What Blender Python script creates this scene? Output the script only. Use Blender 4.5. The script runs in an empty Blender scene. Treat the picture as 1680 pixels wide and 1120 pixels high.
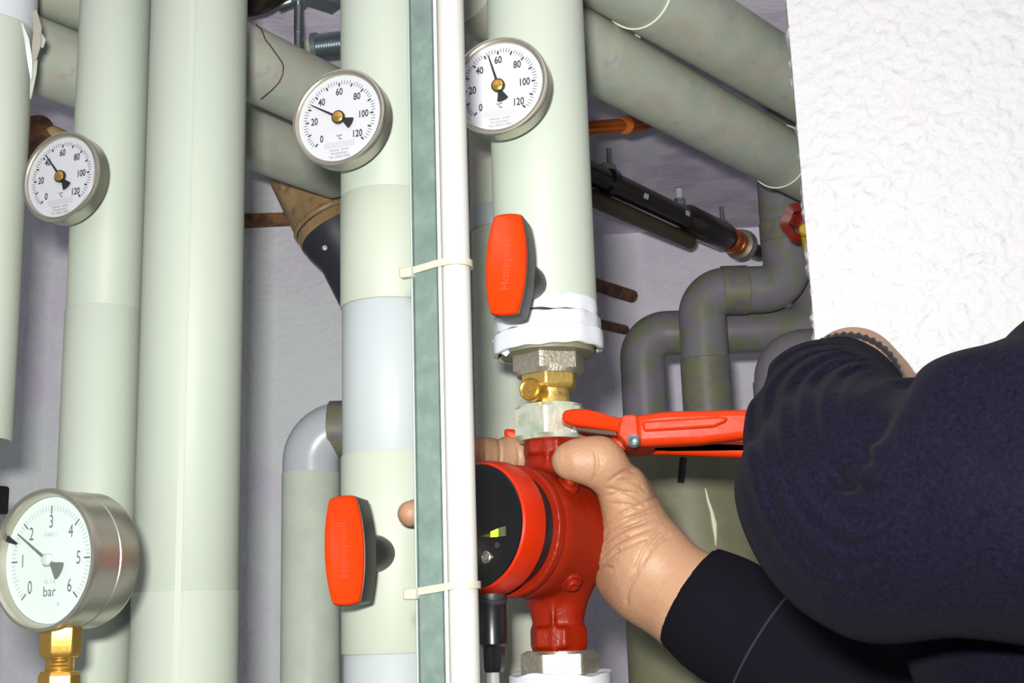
import bpy, bmesh, math, random
import numpy as np
from mathutils import Vector, Matrix
random.seed(7); np.random.seed(7)
sc = bpy.context.scene
COL = sc.collection
R = math.radians
# ------------------------------------------------------------------ camera
F = 2100.0
PITCH, ROLL = R(12.5), R(-1.82)
CAM = Vector((0, 0, 1.5))
RM = Matrix.Rotation(R(90) + PITCH, 3, 'X') @ Matrix.Rotation(ROLL, 3, 'Z')
cd = bpy.data.cameras.new('camera'); cam = bpy.data.objects.new('camera', cd); COL.objects.link(cam)
cam.matrix_world = Matrix.Translation(CAM) @ RM.to_4x4()
cd.sensor_width = 36; cd.lens = F / 1680 * 36; cd.clip_start = 0.01
sc.camera = cam
FWD = RM @ Vector((0, 0, -1))
# ------------------------------------------------------------------ light
w = bpy.data.worlds.new('world'); sc.world = w; w.use_nodes = True
w.node_tree.nodes['Background'].inputs[0].default_value = (0.93, 0.95, 1.0, 1)
w.node_tree.nodes['Background'].inputs[1].default_value = 0.17
ld = bpy.data.lights.new('camera_flash', 'AREA'); ld.shape = 'RECTANGLE'; ld.size = 0.05; ld.size_y = 0.03
ld.energy = 10.5; ld.color = (1.0, 0.99, 0.96)
lo = bpy.data.objects.new('camera_flash', ld); COL.objects.link(lo)
lo.matrix_world = Matrix.Translation(CAM + RM @ Vector((-0.038, 0.062, 0))) @ RM.to_4x4()
sc.view_settings.view_transform = 'Standard'; sc.view_settings.look = 'None'
sc.view_settings.gamma = 1.0; sc.view_settings.exposure = 0.9; sc.view_settings.use_curve_mapping = False

# ------------------------------------------------------------------ helpers
def ray(px, py):
    return RM @ Vector(((px - 840) / F, (560 - py) / F, -1))
def P(px, py, Y):
    d = ray(px, py); return CAM + d * (Y / d.y)
TH = R(17); NV = Vector((math.sin(TH), math.cos(TH), 0))
def PR(px, py, c):
    d = ray(px, py); return CAM + d * (c / d.dot(NV))
def M(px, p):
    return px * (Vector(p) - CAM).dot(FWD) / F
def srgb(r, g, b):
    f = lambda c: (c / 255 / 12.92) if c <= 10 else (((c / 255 + .055) / 1.055) ** 2.4)
    return (f(r), f(g), f(b))

MATS = {}
def mat(name, col, rough=.5, metal=0., bump=None, mottle=None, spec=.5, sheen=0, emit=None, coat=0, bumpdist=.001, fleck=None):
    if name in MATS: return MATS[name]
    m = bpy.data.materials.new(name); m.use_nodes = True; nt = m.node_tree; b = nt.nodes['Principled BSDF']
    b.inputs['Base Color'].default_value = (*col, 1); b.inputs['Roughness'].default_value = rough
    b.inputs['Metallic'].default_value = metal; b.inputs['Specular IOR Level'].default_value = spec
    b.inputs['Sheen Weight'].default_value = sheen; b.inputs['Coat Weight'].default_value = coat
    tc = nt.nodes.new('ShaderNodeTexCoord')
    if mottle:
        sock = None
        for (c2, scale, fac, lo_, hi_) in mottle:
            n = nt.nodes.new('ShaderNodeTexNoise'); n.inputs['Scale'].default_value = scale; n.inputs['Detail'].default_value = 4
            nt.links.new(tc.outputs['Object'], n.inputs['Vector'])
            mr = nt.nodes.new('ShaderNodeMapRange'); mr.inputs[1].default_value = lo_; mr.inputs[2].default_value = hi_
            mr.inputs[3].default_value = 0; mr.inputs[4].default_value = fac
            nt.links.new(n.outputs['Fac'], mr.inputs[0])
            mx = nt.nodes.new('ShaderNodeMix'); mx.data_type = 'RGBA'
            nt.links.new(mr.outputs[0], mx.inputs[0])
            if sock: nt.links.new(sock, mx.inputs[6])
            else: mx.inputs[6].default_value = (*col, 1)
            mx.inputs[7].default_value = (*c2, 1); sock = mx.outputs[2]
            # offset each layer
            mp = nt.nodes.new('ShaderNodeMapping'); mp.inputs[1].default_value = (scale * .37, scale * .11, 3.1)
            nt.links.new(tc.outputs['Object'], mp.inputs[0]); nt.links.new(mp.outputs[0], n.inputs['Vector'])
        nt.links.new(sock, b.inputs['Base Color'])
    if bump:
        prev = None
        for (scale, strength) in bump:
            n = nt.nodes.new('ShaderNodeTexNoise'); n.inputs['Scale'].default_value = scale; n.inputs['Detail'].default_value = 3
            nt.links.new(tc.outputs['Object'], n.inputs['Vector'])
            bp = nt.nodes.new('ShaderNodeBump'); bp.inputs['Strength'].default_value = strength; bp.inputs['Distance'].default_value = bumpdist
            nt.links.new(n.outputs['Fac'], bp.inputs['Height'])
            if prev: nt.links.new(prev, bp.inputs['Normal'])
            prev = bp.outputs[0]
        nt.links.new(prev, b.inputs['Normal'])
    if emit:
        b.inputs['Emission Color'].default_value = (*emit[0], 1); b.inputs['Emission Strength'].default_value = emit[1]
    MATS[name] = m; return m

JG = (.385, .432, .358)
jacket = mat('pvc_jacket', JG, .5, spec=.3, mottle=[((.365, .412, .345), 9, .5, .4, .7)])
jacket_blue = mat('pvc_jacket_cool', (.37, .41, .412), .48, spec=.3)
jacket_warm = mat('pvc_jacket_warm', (.395, .432, .352), .5, spec=.3)
jacket_lit = mat('pvc_jacket_lit', (.50, .545, .455), .38)  # same jacket PVC, lightened to offset flash falloff on the leftmost pipe
jacket_back = mat('pvc_jacket_dull', (.44, .47, .38), .45, mottle=[((.42, .37, .30), 30, .6, .45, .62), ((.36, .43, .35), 22, .6, .45, .62), ((.36, .33, .40), 55, .6, .62, .68)])
tape_white = mat('white_tape', (.52, .545, .57), .35)
white_pl = mat('white_conduit_plastic', (.37, .37, .34), .45)
galv = mat('galvanised_steel', (.155, .215, .185), .5, .55, bump=[(260, .12)], mottle=[((.22, .29, .255), 120, .5, .45, .7), ((.11, .155, .135), 60, .5, .45, .7)])
galv_glint = mat('steel_edge_glint', (.75, .78, .78), .35, .5)  # flash highlight of the channel edge put into a pale colour
steel = mat('stainless_steel', srgb(186, 183, 168), .34, .9, bump=[(500, .03)])
steel_d = mat('zinc_steel', srgb(150, 160, 165), .35, .9)
cast_steel = mat('cast_malleable_iron', srgb(160, 154, 138), .42, .72, bump=[(480, .45)], mottle=[(srgb(196, 190, 176), 320, .6, .5, .68)])
bright_nut = mat('zinc_nut_worn', srgb(214, 218, 200), .36, .62, bump=[(300, .3)], mottle=[(srgb(172, 190, 166), 60, .8, .45, .6), (srgb(236, 226, 190), 150, .6, .55, .65)])
brass = mat('brass', srgb(214, 170, 82), .28, .9, bump=[(300, .12)])
brass_dull = mat('brass_cast', srgb(205, 178, 100), .38, .8, bump=[(350, .35)])
dial_w = mat('dial_white', (.455, .47, .485), .5)
ink = mat('dial_ink', srgb(38, 40, 44), .6)
ink_l = mat('dial_ink_grey', (.12, .125, .135), .6)
ink_bar = mat('dial_grey_bar', (.40, .405, .425), .6)
black_metal = mat('pointer_black', srgb(30, 30, 30), .4)
red_pl = mat('red_orange_plastic', (.52, .030, .0003), .5, spec=.08, bump=[(700, .08)])
dark_pl = mat('dark_grey_plastic', srgb(44, 44, 45), .45, bump=[(500, .15)])
pump_red = mat('pump_red_paint', (.195, .0085, .0004), .42, bump=[(90, .22), (420, .22)], mottle=[((.23, .014, .003), 35, .5, .5, .75)], spec=.25, bumpdist=.002)
pump_ring = mat('pump_head_red', (.38, .016, .001), .35, spec=.25)
wrench_red = mat('wrench_red_enamel', (.48, .026, .001), .35, spec=.22, bump=[(70, .18)], mottle=[((.40, .020, .002), 60, .6, .5, .7)], bumpdist=.002)
wrench_bare = mat('wrench_jaw_steel', srgb(120, 96, 84), .4, .6, bump=[(400, .5)])
blk = mat('black_plastic', srgb(22, 22, 26), .3)
blk_face = mat('black_display', srgb(12, 12, 14), .25, bump=[(900, .03)])
rubber = mat('black_rubber', srgb(40, 42, 48), .5)
led_on = mat('led_green', srgb(170, 215, 40), .4, emit=((.45, .75, .03), .9))
led_off = mat('led_off', srgb(74, 84, 50), .4)
grey_pipe = mat('grey_drain_pvc', srgb(120, 118, 121), .36, mottle=[(srgb(112, 116, 90), 34, .8, .47, .58), (srgb(122, 108, 130), 46, .6, .52, .62)])
grey_pipe_l = mat('light_grey_drain_pvc', srgb(196, 206, 188), .36, mottle=[(srgb(180, 190, 178), 30, .5, .45, .65)])
grey_elbow_l = mat('light_grey_elbow_pvc', srgb(184, 190, 196), .3)
grey_ring = mat('grey_socket_olive', srgb(114, 116, 90), .45, mottle=[(srgb(106, 102, 104), 60, .9, .45, .6)])
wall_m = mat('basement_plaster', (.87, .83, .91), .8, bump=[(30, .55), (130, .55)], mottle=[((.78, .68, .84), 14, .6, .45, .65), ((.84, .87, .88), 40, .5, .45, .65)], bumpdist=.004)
wall_ml = mat('basement_plaster_dimmed', (.62, .655, .655), .8, bump=[(30, .6), (130, .6)], mottle=[((.60, .545, .66), 9, .8, .45, .62), ((.64, .68, .66), 40, .5, .45, .65)], bumpdist=.004)  # back wall's plaster, darkened and greened to offset the stronger light here
ceil_m = mat('ceiling_plaster', srgb(226, 220, 234), .85, bump=[(18, .4), (120, .3)], mottle=[(srgb(186, 172, 198), 16, .6, .45, .65)], bumpdist=.003)
pillar_m = mat('white_rough_plaster', (.485, .485, .49), .7, bump=[(150, .8)], mottle=[((.50, .48, .40), 9, .35, .66, .8)], bumpdist=.003)
floor_m = mat('concrete_floor', srgb(120, 118, 112), .8, bump=[(60, .4)])
brown_pipe = mat('brown_cast_pipe', srgb(150, 122, 82), .4, mottle=[(srgb(186, 160, 112), 24, .7, .45, .65), (srgb(98, 74, 48), 60, .6, .55, .7)])
rust = mat('rusty_brown', srgb(120, 84, 50), .7, bump=[(120, .6)], mottle=[(srgb(70, 48, 30), 70, .8, .45, .6)])
copper = mat('orange_copper', (.55, .14, .03), .3, .75)
black_pipe = mat('black_pipe_paint', srgb(34, 28, 20), .25, .1)
olive = mat('olive_grey_metal', srgb(120, 120, 94), .5, bump=[(60, .2)], mottle=[(srgb(100, 102, 78), 10, .7, .4, .65), (srgb(136, 133, 106), 40, .4, .55, .7)])
scratch_m = mat('pale_scratch', srgb(215, 218, 190), .6)
wheel_red = mat('wheel_red', (.17, .009, .002), .4, spec=.25)
yellow = mat('yellow_plastic', srgb(180, 152, 14), .4)
tie_m = mat('nylon_tie', (.33, .315, .25), .45)
wire_dark = mat('dark_wire', srgb(60, 44, 40), .5)
wire_white = mat('pale_wire', srgb(220, 228, 206), .5)
skin = mat('skin', (.335, .190, .108), .48, bump=[(260, .35), (900, .25)], mottle=[((.37, .225, .135), 22, .6, .45, .65), ((.31, .14, .08), 45, .45, .52, .68)], bumpdist=.0012, spec=.35)
MATS['skin'].node_tree.nodes['Principled BSDF'].inputs['Subsurface Weight'].default_value = .12
MATS['skin'].node_tree.nodes['Principled BSDF'].inputs['Subsurface Radius'].default_value = (.006, .002, .001)
nail_m = mat('finger_nail', (.72, .42, .32), .3)
navy = mat('navy_sweater', (.0042, .0040, .0082), .95, sheen=.01, bump=[(900, .5)], mottle=[((.0066, .006, .0125), 500, .7, .5, .7), ((.0022, .002, .005), 420, .6, .5, .7)], spec=.0)
rib = mat('navy_rib_knit', (.008, .008, .012), .95, sheen=.03, spec=.1)
navy_shaded = mat('navy_sweater_shaded', (.0035, .0032, .006), .95, sheen=.0, bump=[(900, .5)], spec=.1)  # same navy knit, with the shadow on this sleeve put into the colour
stitch_m = mat('navy_stitching', (.012, .012, .022), .9)
jeans_m = mat('blue_jeans', srgb(70, 92, 140), .85, bump=[(900, .4)])
hair_m = mat('dark_hair', srgb(50, 38, 28), .6)

ORG = {}
def link(o, parent=None):
    COL.objects.link(o)
    if parent is not None: o.parent = parent
    return o
def tag(o, label, cat, group=None):
    o['label'] = label; o['category'] = cat
    if group: o['group'] = group
    return o
def thing(name, loc, label, cat, group=None):
    o = bpy.data.objects.new(name, None); o.empty_display_size = .02; o.location = loc
    link(o); ORG[o.name] = Vector(loc); return tag(o, label, cat, group)
def obj(name, vf, m, parent=None, smooth=40, bevel=0):
    V, Fc = vf
    V = np.asarray(V, dtype=float).reshape(-1, 3)
    if parent is not None: org = ORG[parent.name]
    else: org = Vector(((V[:, 0].min() + V[:, 0].max()) / 2, (V[:, 1].min() + V[:, 1].max()) / 2, V[:, 2].min()))
    me = bpy.data.meshes.new(name); me.from_pydata((V - np.array(org)).tolist(), [], Fc)
    me.validate(); me.materials.append(m)
    bm = bmesh.new(); bm.from_mesh(me); bmesh.ops.recalc_face_normals(bm, faces=bm.faces); bm.to_mesh(me); bm.free()
    if smooth:
        me.polygons.foreach_set('use_smooth', [True] * len(me.polygons)); me.set_sharp_from_angle(angle=R(smooth))
    o = bpy.data.objects.new(name, me); link(o, parent)
    if parent is None: o.location = org
    ORG[o.name] = org
    if bevel:
        b = o.modifiers.new('bevel', 'BEVEL'); b.width = bevel; b.segments = 3; b.limit_method = 'ANGLE'; b.angle_limit = R(30)
    return o
def struct(o): o['kind'] = 'structure'; return o
def frame(loc, N, up=(0, 0, 1)):
    N = Vector(N).normalized(); up = Vector(up)
    r = up.cross(N).normalized(); u = N.cross(r)
    m = Matrix((r, u, N)).transposed().to_4x4(); m.translation = loc; return m
def az(a): a = R(a); return Vector((-math.sin(a), -math.cos(a), 0))
def xf(vf, m):
    V, Fc = vf; A = np.asarray(V, float).reshape(-1, 3); mm = np.array(m)
    return (A @ mm[:3, :3].T + mm[:3, 3], Fc)
def join(*vs):
    V = []; Fc = []; n = 0
    for v, f in vs:
        v = np.asarray(v, float).reshape(-1, 3); V.append(v); Fc += [tuple(i + n for i in q) for q in f]; n += len(v)
    return (np.concatenate(V), Fc)
def box(x0, x1, y0, y1, z0, z1):
    V = [(x, y, z) for z in (z0, z1) for y in (y0, y1) for x in (x0, x1)]
    return (V, [(0, 2, 3, 1), (4, 5, 7, 6), (0, 1, 5, 4), (2, 6, 7, 3), (0, 4, 6, 2), (1, 3, 7, 5)])
def lathe(prof, seg=48, cap=True, wob=None):
    V = []; Fc = []
    for i, (r, z) in enumerate(prof):
        for k in range(seg):
            a = 2 * math.pi * k / seg; rr = max(r, 1e-5)
            if wob: rr, zz = wob(i, a, rr, z)
            else: zz = z
            V.append((rr * math.cos(a), rr * math.sin(a), zz))
    for i in range(len(prof) - 1):
        for k in range(seg):
            a = i * seg + k; b = i * seg + (k + 1) % seg
            Fc.append((a, b, b + seg, a + seg))
    if cap:
        Fc.append(tuple(reversed(range(seg)))); n = (len(prof) - 1) * seg; Fc.append(tuple(range(n, n + seg)))
    return (V, Fc)
def prism(poly, z0, z1, inset=0):
    n = len(poly); V = [(x, y, z0) for x, y in poly] + [(x, y, z1) for x, y in poly]
    Fc = [tuple(reversed(range(n))), tuple(range(n, 2 * n))] + [(i, (i + 1) % n, (i + 1) % n + n, i + n) for i in range(n)]
    return (V, Fc)
def sweep(pts, rad, seg=24, cap=True, squash=None):
    pts = [Vector(p) for p in pts]; n = len(pts)
    if not hasattr(rad, '__len__'): rad = [rad] * n
    T = []
    for i in range(n):
        a = pts[max(i - 1, 0)]; b = pts[min(i + 1, n - 1)]; T.append((b - a).normalized())
    ref = Vector((0, 0, 1)) if abs(T[0].z) < .9 else Vector((0, 1, 0))
    u = T[0].cross(ref).normalized(); V = []; Fc = []
    for i in range(n):
        u = (u - T[i] * u.dot(T[i])).normalized(); v = T[i].cross(u)
        for k in range(seg):
            a = 2 * math.pi * k / seg
            V.append(pts[i] + (u * math.cos(a) + v * math.sin(a) * (squash or 1)) * rad[i])
    for i in range(n - 1):
        for k in range(seg):
            a = i * seg + k; b = i * seg + (k + 1) % seg; Fc.append((a, b, b + seg, a + seg))
    if cap: Fc.append(tuple(reversed(range(seg)))); Fc.append(tuple(range((n - 1) * seg, n * seg)))
    return ([tuple(v) for v in V], Fc)
def fillet(pts, rad, n=12):
    pts = [Vector(p) for p in pts]; out = [pts[0]]
    for i in range(1, len(pts) - 1):
        a = (pts[i - 1] - pts[i]).normalized(); b = (pts[i + 1] - pts[i]).normalized()
        ang = a.angle(b); t = rad / math.tan(ang / 2)
        c = pts[i] + (a + b).normalized() * (rad / math.sin(ang / 2)); s = pts[i] + a * t; e = pts[i] + b * t
        us = s - c; ue = e - c; tot = us.angle(ue)
        for k in range(n + 1):
            f = k / n; out.append(c + (us * math.sin((1 - f) * tot) + ue * math.sin(f * tot)) / math.sin(tot))
    out.append(pts[-1]); return out
def smoothpath(pts, n=8):
    pts = [Vector(p) for p in pts]; q = [pts[0]] + pts + [pts[-1]]; out = []
    for i in range(1, len(q) - 2):
        for k in range(n):
            t = k / n; a, b, c, d = q[i - 1], q[i], q[i + 1], q[i + 2]
            out.append(.5 * ((2 * b) + (c - a) * t + (2 * a - 5 * b + 4 * c - d) * t * t + (3 * b - a - 3 * c + d) * t ** 3))
    out.append(pts[-1]); return out
_tx = {}
def text(s, h, cx=0, cy=0, z=0, sx=.8, bold=0, al='CENTER'):
    k = (s, bold, al)
    if k not in _tx:
        c = bpy.data.curves.new('t', 'FONT'); c.body = s; c.align_x = al; c.align_y = 'CENTER'; c.size = 1; c.offset = bold; c.resolution_u = 3
        o = bpy.data.objects.new('t', c); COL.objects.link(o)
        dg = bpy.context.evaluated_depsgraph_get(); me = bpy.data.meshes.new_from_object(o.evaluated_get(dg))
        _tx[k] = ([tuple(v.co) for v in me.vertices], [tuple(p.vertices) for p in me.polygons])
        bpy.data.objects.remove(o); bpy.data.meshes.remove(me); bpy.data.curves.remove(c)
    V, Fc = _tx[k]
    return ([(x * h * sx + cx, y * h + cy, z) for x, y, _ in V], Fc)
def rect2(cx, cy, w_, h_, ang, z):
    c, s = math.cos(ang), math.sin(ang)
    return ([(cx + x * c - y * s, cy + x * s + y * c, z) for x, y in ((-w_/2, -h_/2), (w_/2, -h_/2), (w_/2, h_/2), (-w_/2, h_/2))], [(0, 1, 2, 3)])
# ---- distance fields polygonised with surface nets
def cap_(a, b, r0, r1): return ('c', np.array(a, np.float32), np.array(b, np.float32), r0, r1)
def d_cap(p, a, b, r0, r1):
    ab = b - a; t = np.clip(((p - a) @ ab) / (ab @ ab + 1e-12), 0, 1)
    return np.linalg.norm(p - a - t[:, None] * ab, axis=1) - (r0 + (r1 - r0) * t)
def smin(a, b, k):
    h = np.maximum(k - np.abs(a - b), 0) / k
    return np.minimum(a, b) - h * h * k * .25
def smax(a, b, k): return -smin(-a, -b, k)
def polygonise(f, lo_, hi_, h, blk_=6):
    lo_ = np.array(lo_, float); n = np.ceil((np.array(hi_) - lo_) / h / blk_).astype(int) * blk_ + 1
    G = np.full(n, 1.0, np.float32)
    nb = (n - 1) // blk_
    ci = np.stack(np.meshgrid(*[np.arange(k) for k in nb], indexing='ij'), -1).reshape(-1, 3)
    cc = (lo_ + (ci + .5) * blk_ * h).astype(np.float32)
    dc = f(cc); act = np.abs(dc) < blk_ * h * .87 * 1.6 + .003
    full = G
    # inside blocks
    ins = dc < 0
    for c in ci[ins & ~act]:
        full[c[0]*blk_:(c[0]+1)*blk_+1, c[1]*blk_:(c[1]+1)*blk_+1, c[2]*blk_:(c[2]+1)*blk_+1] = -1
    A = ci[act]; off = np.stack(np.meshgrid(*[np.arange(blk_ + 1)] * 3, indexing='ij'), -1).reshape(-1, 3)
    for s in range(0, len(A), 2000):
        idx = (A[s:s+2000, None, :] * blk_ + off[None]).reshape(-1, 3)
        d = f((lo_ + idx * h).astype(np.float32)); full[idx[:, 0], idx[:, 1], idx[:, 2]] = d
    g = full; S = g < 0
    base = S[:-1, :-1, :-1]; cnt = np.zeros(base.shape, np.int8)
    cs = [(i, j, k) for i in (0, 1) for j in (0, 1) for k in (0, 1)]
    sl = lambda i, m: slice(i, m - 1 + i)
    for i, j, k in cs: cnt += S[sl(i, n[0]), sl(j, n[1]), sl(k, n[2])]
    cell = np.argwhere((cnt > 0) & (cnt < 8))
    vid = -np.ones(base.shape, np.int64); vid[cell[:, 0], cell[:, 1], cell[:, 2]] = np.arange(len(cell))
    acc = np.zeros((len(cell), 3)); num = np.zeros(len(cell))
    for a in cs:
        for ax in range(3):
            if a[ax]: continue
            b = list(a); b[ax] = 1
            ga = g[cell[:, 0]+a[0], cell[:, 1]+a[1], cell[:, 2]+a[2]]; gb = g[cell[:, 0]+b[0], cell[:, 1]+b[1], cell[:, 2]+b[2]]
            m = (ga < 0) != (gb < 0); t = np.where(m, ga / np.where(m, ga - gb, 1), 0)
            q = np.array(a, float)[None].repeat(len(cell), 0); q[:, ax] = t
            acc[m] += q[m]; num[m] += 1
    V = lo_ + (cell + acc / num[:, None]) * h
    Fs = []
    for ax in range(3):
        o1, o2 = [(1, 2), (2, 0), (0, 1)][ax]
        s0 = [slice(None)] * 3; s1 = [slice(None)] * 3; s0[ax] = slice(0, -1); s1[ax] = slice(1, None)
        e = np.argwhere(S[tuple(s0)] != S[tuple(s1)])
        ok = (e[:, o1] > 0) & (e[:, o2] > 0) & (e[:, o1] < n[o1] - 1) & (e[:, o2] < n[o2] - 1); e = e[ok]
        def vv(d1, d2):
            q = e.copy(); q[:, o1] -= d1; q[:, o2] -= d2; return vid[q[:, 0], q[:, 1], q[:, 2]]
        Q = np.stack([vv(0, 0), vv(1, 0), vv(1, 1), vv(0, 1)], 1)
        neg = S[e[:, 0], e[:, 1], e[:, 2]]; Q[~neg] = Q[~neg][:, ::-1]
        Fs.append(Q[(Q >= 0).all(1)])
    return V, np.concatenate(Fs).tolist()
def relax(vf, it=2, lam=.5):
    V, Fc = vf; V = np.asarray(V, float); Q = np.array(Fc)
    for _ in range(it):
        acc = np.zeros_like(V); num = np.zeros(len(V))
        for a, b in ((0, 1), (1, 2), (2, 3), (3, 0)):
            np.add.at(acc, Q[:, a], V[Q[:, b]]); np.add.at(num, Q[:, a], 1); np.add.at(acc, Q[:, b], V[Q[:, a]]); np.add.at(num, Q[:, b], 1)
        V = V + lam * (acc / np.maximum(num, 1)[:, None] - V)
    return V, Fc
def bounds(caps, pad=.01):
    A = np.array([list(c[1] - max(c[3], c[4])) for c in caps] + [list(c[2] - max(c[3], c[4])) for c in caps])
    B = np.array([list(c[1] + max(c[3], c[4])) for c in caps] + [list(c[2] + max(c[3], c[4])) for c in caps])
    return A.min(0) - pad, B.max(0) + pad

# ------------------------------------------------------------------ setting
CEIL = P(1020, 378, 2.26).z
def wallbox(name, pts, z0, z1, m, thick=.25, label=None):
    (xa, ya), (xb, yb) = pts; d = Vector((xb - xa, yb - ya, 0)).normalized(); nn = Vector((-d.y, d.x, 0)) * thick
    V = []
    for z in (z0, z1): V += [(xa, ya, z), (xb, yb, z), (xb + nn.x, yb + nn.y, z), (xa + nn.x, ya + nn.y, z)]
    return struct(obj(name, (V, [(3, 2, 1, 0), (4, 5, 6, 7), (0, 1, 5, 4), (1, 2, 6, 5), (2, 3, 7, 6), (3, 0, 4, 7)]), m, None, 0))
xs = P(690, 500, 1.8).x
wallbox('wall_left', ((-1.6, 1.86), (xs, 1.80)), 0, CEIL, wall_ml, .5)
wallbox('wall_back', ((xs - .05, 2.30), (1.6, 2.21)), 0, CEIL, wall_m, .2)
struct(obj('ceiling', box(-1.8, 2.2, -1.2, 2.4, CEIL, CEIL + .15), ceil_m, None, 0))
struct(obj('floor', box(-1.8, 2.2, -1.2, 2.4, -.1, 0), floor_m, None, 0))
# white rough-plastered pillar: fine displaced grid on its front
def pillar():
    e = P(1321, 400, .98); c = NV.dot(e); T = Vector((NV.y, -NV.x, 0))  # along wall to the right
    z0, z1 = 0.0, CEIL
    W = .75; nx, nz = 460, 560; fz0, fz1 = 1.30, CEIL
    V = []; Fc = []
    rng = np.random.RandomState(3)
    def vn(nx_, nz_, cell):
        gx, gz = int(nx_ / cell) + 3, int(nz_ / cell) + 3; g = rng.rand(gx, gz)
        ix = np.arange(nx_) / cell; iz = np.arange(nz_) / cell
        x0 = ix.astype(int); z0_ = iz.astype(int); fx = (ix - x0)[:, None]; fz = (iz - z0_)[None]
        fx = fx * fx * (3 - 2 * fx); fz = fz * fz * (3 - 2 * fz)
        a = g[x0][:, z0_]; b = g[x0 + 1][:, z0_]; cc = g[x0][:, z0_ + 1]; d = g[x0 + 1][:, z0_ + 1]
        return (a * (1 - fx) + b * fx) * (1 - fz) + (cc * (1 - fx) + d * fx) * fz
    H = vn(nx + 1, nz + 1, 4.6) * .0024 + vn(nx + 1, nz + 1, 2.4) * .0015 + vn(nx + 1, nz + 1, 22) * .0015
    H = np.maximum(H, .0021)
    edge = vn(nz + 1, 2, 5)[:, 0] * .005 + vn(nz + 1, 2, 2)[:, 0] * .002
    for i in range(nx + 1):
        for k in range(nz + 1):
            s = W * i / nx; z = fz0 + (fz1 - fz0) * k / nz
            if i == 0: q = e + T * (edge[k] - .003) + NV * .004
            else: q = e + T * s - NV * H[i, k]
            V.append((q.x, q.y, z))
    for i in range(nx):
        for k in range(nz):
            a = i * (nz + 1) + k; Fc.append((a, a + nz + 1, a + nz + 2, a + 1))
    n0 = len(V)
    def add(p_): V.append(p_); return len(V) - 1
    # side return following the ragged edge and the rest of the block
    for k in range(nz + 1):
        q = e + T * (edge[k] - .003 + .004) + NV * .35; V.append((q.x, q.y, fz0 + (fz1 - fz0) * k / nz))
    for k in range(nz): Fc.append((k, k + 1, n0 + k + 1, n0 + k))
    o = obj('wall_right', (V, Fc), pillar_m, None, 60); struct(o)
    b = obj('wall_right_base', xf(box(0.002, W, 0.0, .35, 0, fz0), frame_pillar(e, T)), pillar_m, None, 0); struct(b)
def frame_pillar(e, T):
    m = Matrix((T, NV, Vector((0, 0, 1)))).transposed().to_4x4(); m.translation = Vector((e.x, e.y, 0)); return m
pillar()

# ------------------------------------------------------------------ vertical pipes
def vaxis(xl, xr, py, c):
    a = ray(xl, py); b = ray(xr, py)
    a = Vector((a.x, a.y, 0)).normalized(); b = Vector((b.x, b.y, 0)).normalized()
    m = (a + b).normalized(); t = c / m.dot(NV); return Vector((m.x * t, m.y * t, 0)), t * math.sin(a.angle(b) / 2)
def zpix(ax, r, py):
    """height at which the near side of a vertical pipe shows at image row py"""
    d = Vector((ax.x, ax.y, 0)).normalized(); q = Vector((ax.x, ax.y, 0)) - d * r
    # find image column by iteration
    z = 1.7
    for _ in range(30):
        v = RM.transposed() @ (Vector((q.x, q.y, z)) - CAM); y = 560 - v.y / -v.z * F
        z += (y - py) * (-v.z) / F
    return z
def tubez(ax, r, z0, z1, lip=.0012, seg=72):
    return xf(lathe([(r - lip * 1.5, z0), (r - .0004, z0), (r, z0 + .0006), (r, z1 - .0006), (r - .0004, z1), (r - lip * 1.5, z1)], seg, True), Matrix.Translation((ax.x, ax.y, 0)))
def vpipe(name, ax, r, secs, label, group='insulated riser pipes', z_lo=.02, z_hi=None):
    z_hi = z_hi or CEIL - .005
    t = thing(name, (ax.x, ax.y, z_lo), label, 'pipe', group)
    for (pt, pb, m, dr) in secs:
        z1 = z_hi if pt is None else zpix(ax, r, pt); z0 = z_lo if pb is None else zpix(ax, r, pb)
        obj('jacket_section', tubez(ax, r + dr, z0, z1), m, t)
    return t
A4, r4 = vaxis(807, 970, 300, .93)
A3, r3 = vaxis(559, 716, 300, .935)
A2, r2 = vaxis(238, 402, 300, .92)
A1, r1 = vaxis(117, 239, 300, .925)
A0, r0 = vaxis(-112, 44, 300, .90)
t0 = vpipe('insulated_pipe', A0, r0, [(18, 713, jacket_lit, 0)], 'pale green insulated pipe cut by the left photo edge, ending above the gauge', z_lo=zpix(A0, r0, 713))
obj('tape_band', tubez(A0, r0 + .0015, zpix(A0, r0, 20), CEIL - .005), tape_white, t0)
obj('core_pipe', xf(lathe([(.016, -.5), (.016, .06)], 24), Matrix.Translation((A0.x, A0.y, zpix(A0, r0, 713)))), rust, t0)
# torn tape on that pipe: curled strips
def strip(pts, wid, nrm, m, name, parent, th=.0006):
    pts = [Vector(p) for p in pts]; V = []; Fc = []; n = len(pts)
    for i, p in enumerate(pts):
        t = (pts[min(i + 1, n - 1)] - pts[max(i - 1, 0)]).normalized(); s = t.cross(Vector(nrm)).normalized(); u = s.cross(t)
        w_ = wid[i] if hasattr(wid, '__len__') else wid
        for a, b in ((-1, -1), (1, -1), (1, 1), (-1, 1)): V.append(p + s * a * w_ / 2 + u * b * th)
    for i in range(n - 1):
        for k in range(4):
            a = i * 4 + k; b = i * 4 + (k + 1) % 4; Fc.append((a, b, b + 4, a + 4))
    Fc += [(3, 2, 1, 0), tuple(range((n - 1) * 4, n * 4))]
    return obj(name, ([tuple(v) for v in V], Fc), m, parent, 50)
Yt = A0.y - .015
strip([P(57, 18, Yt), P(62, 45, Yt - .004), P(60, 75, Yt - .006), P(56, 98, Yt - .004)], [.004, .007, .008, .004], (0, -1, .2), tie_m, 'torn_tape', t0)
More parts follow.
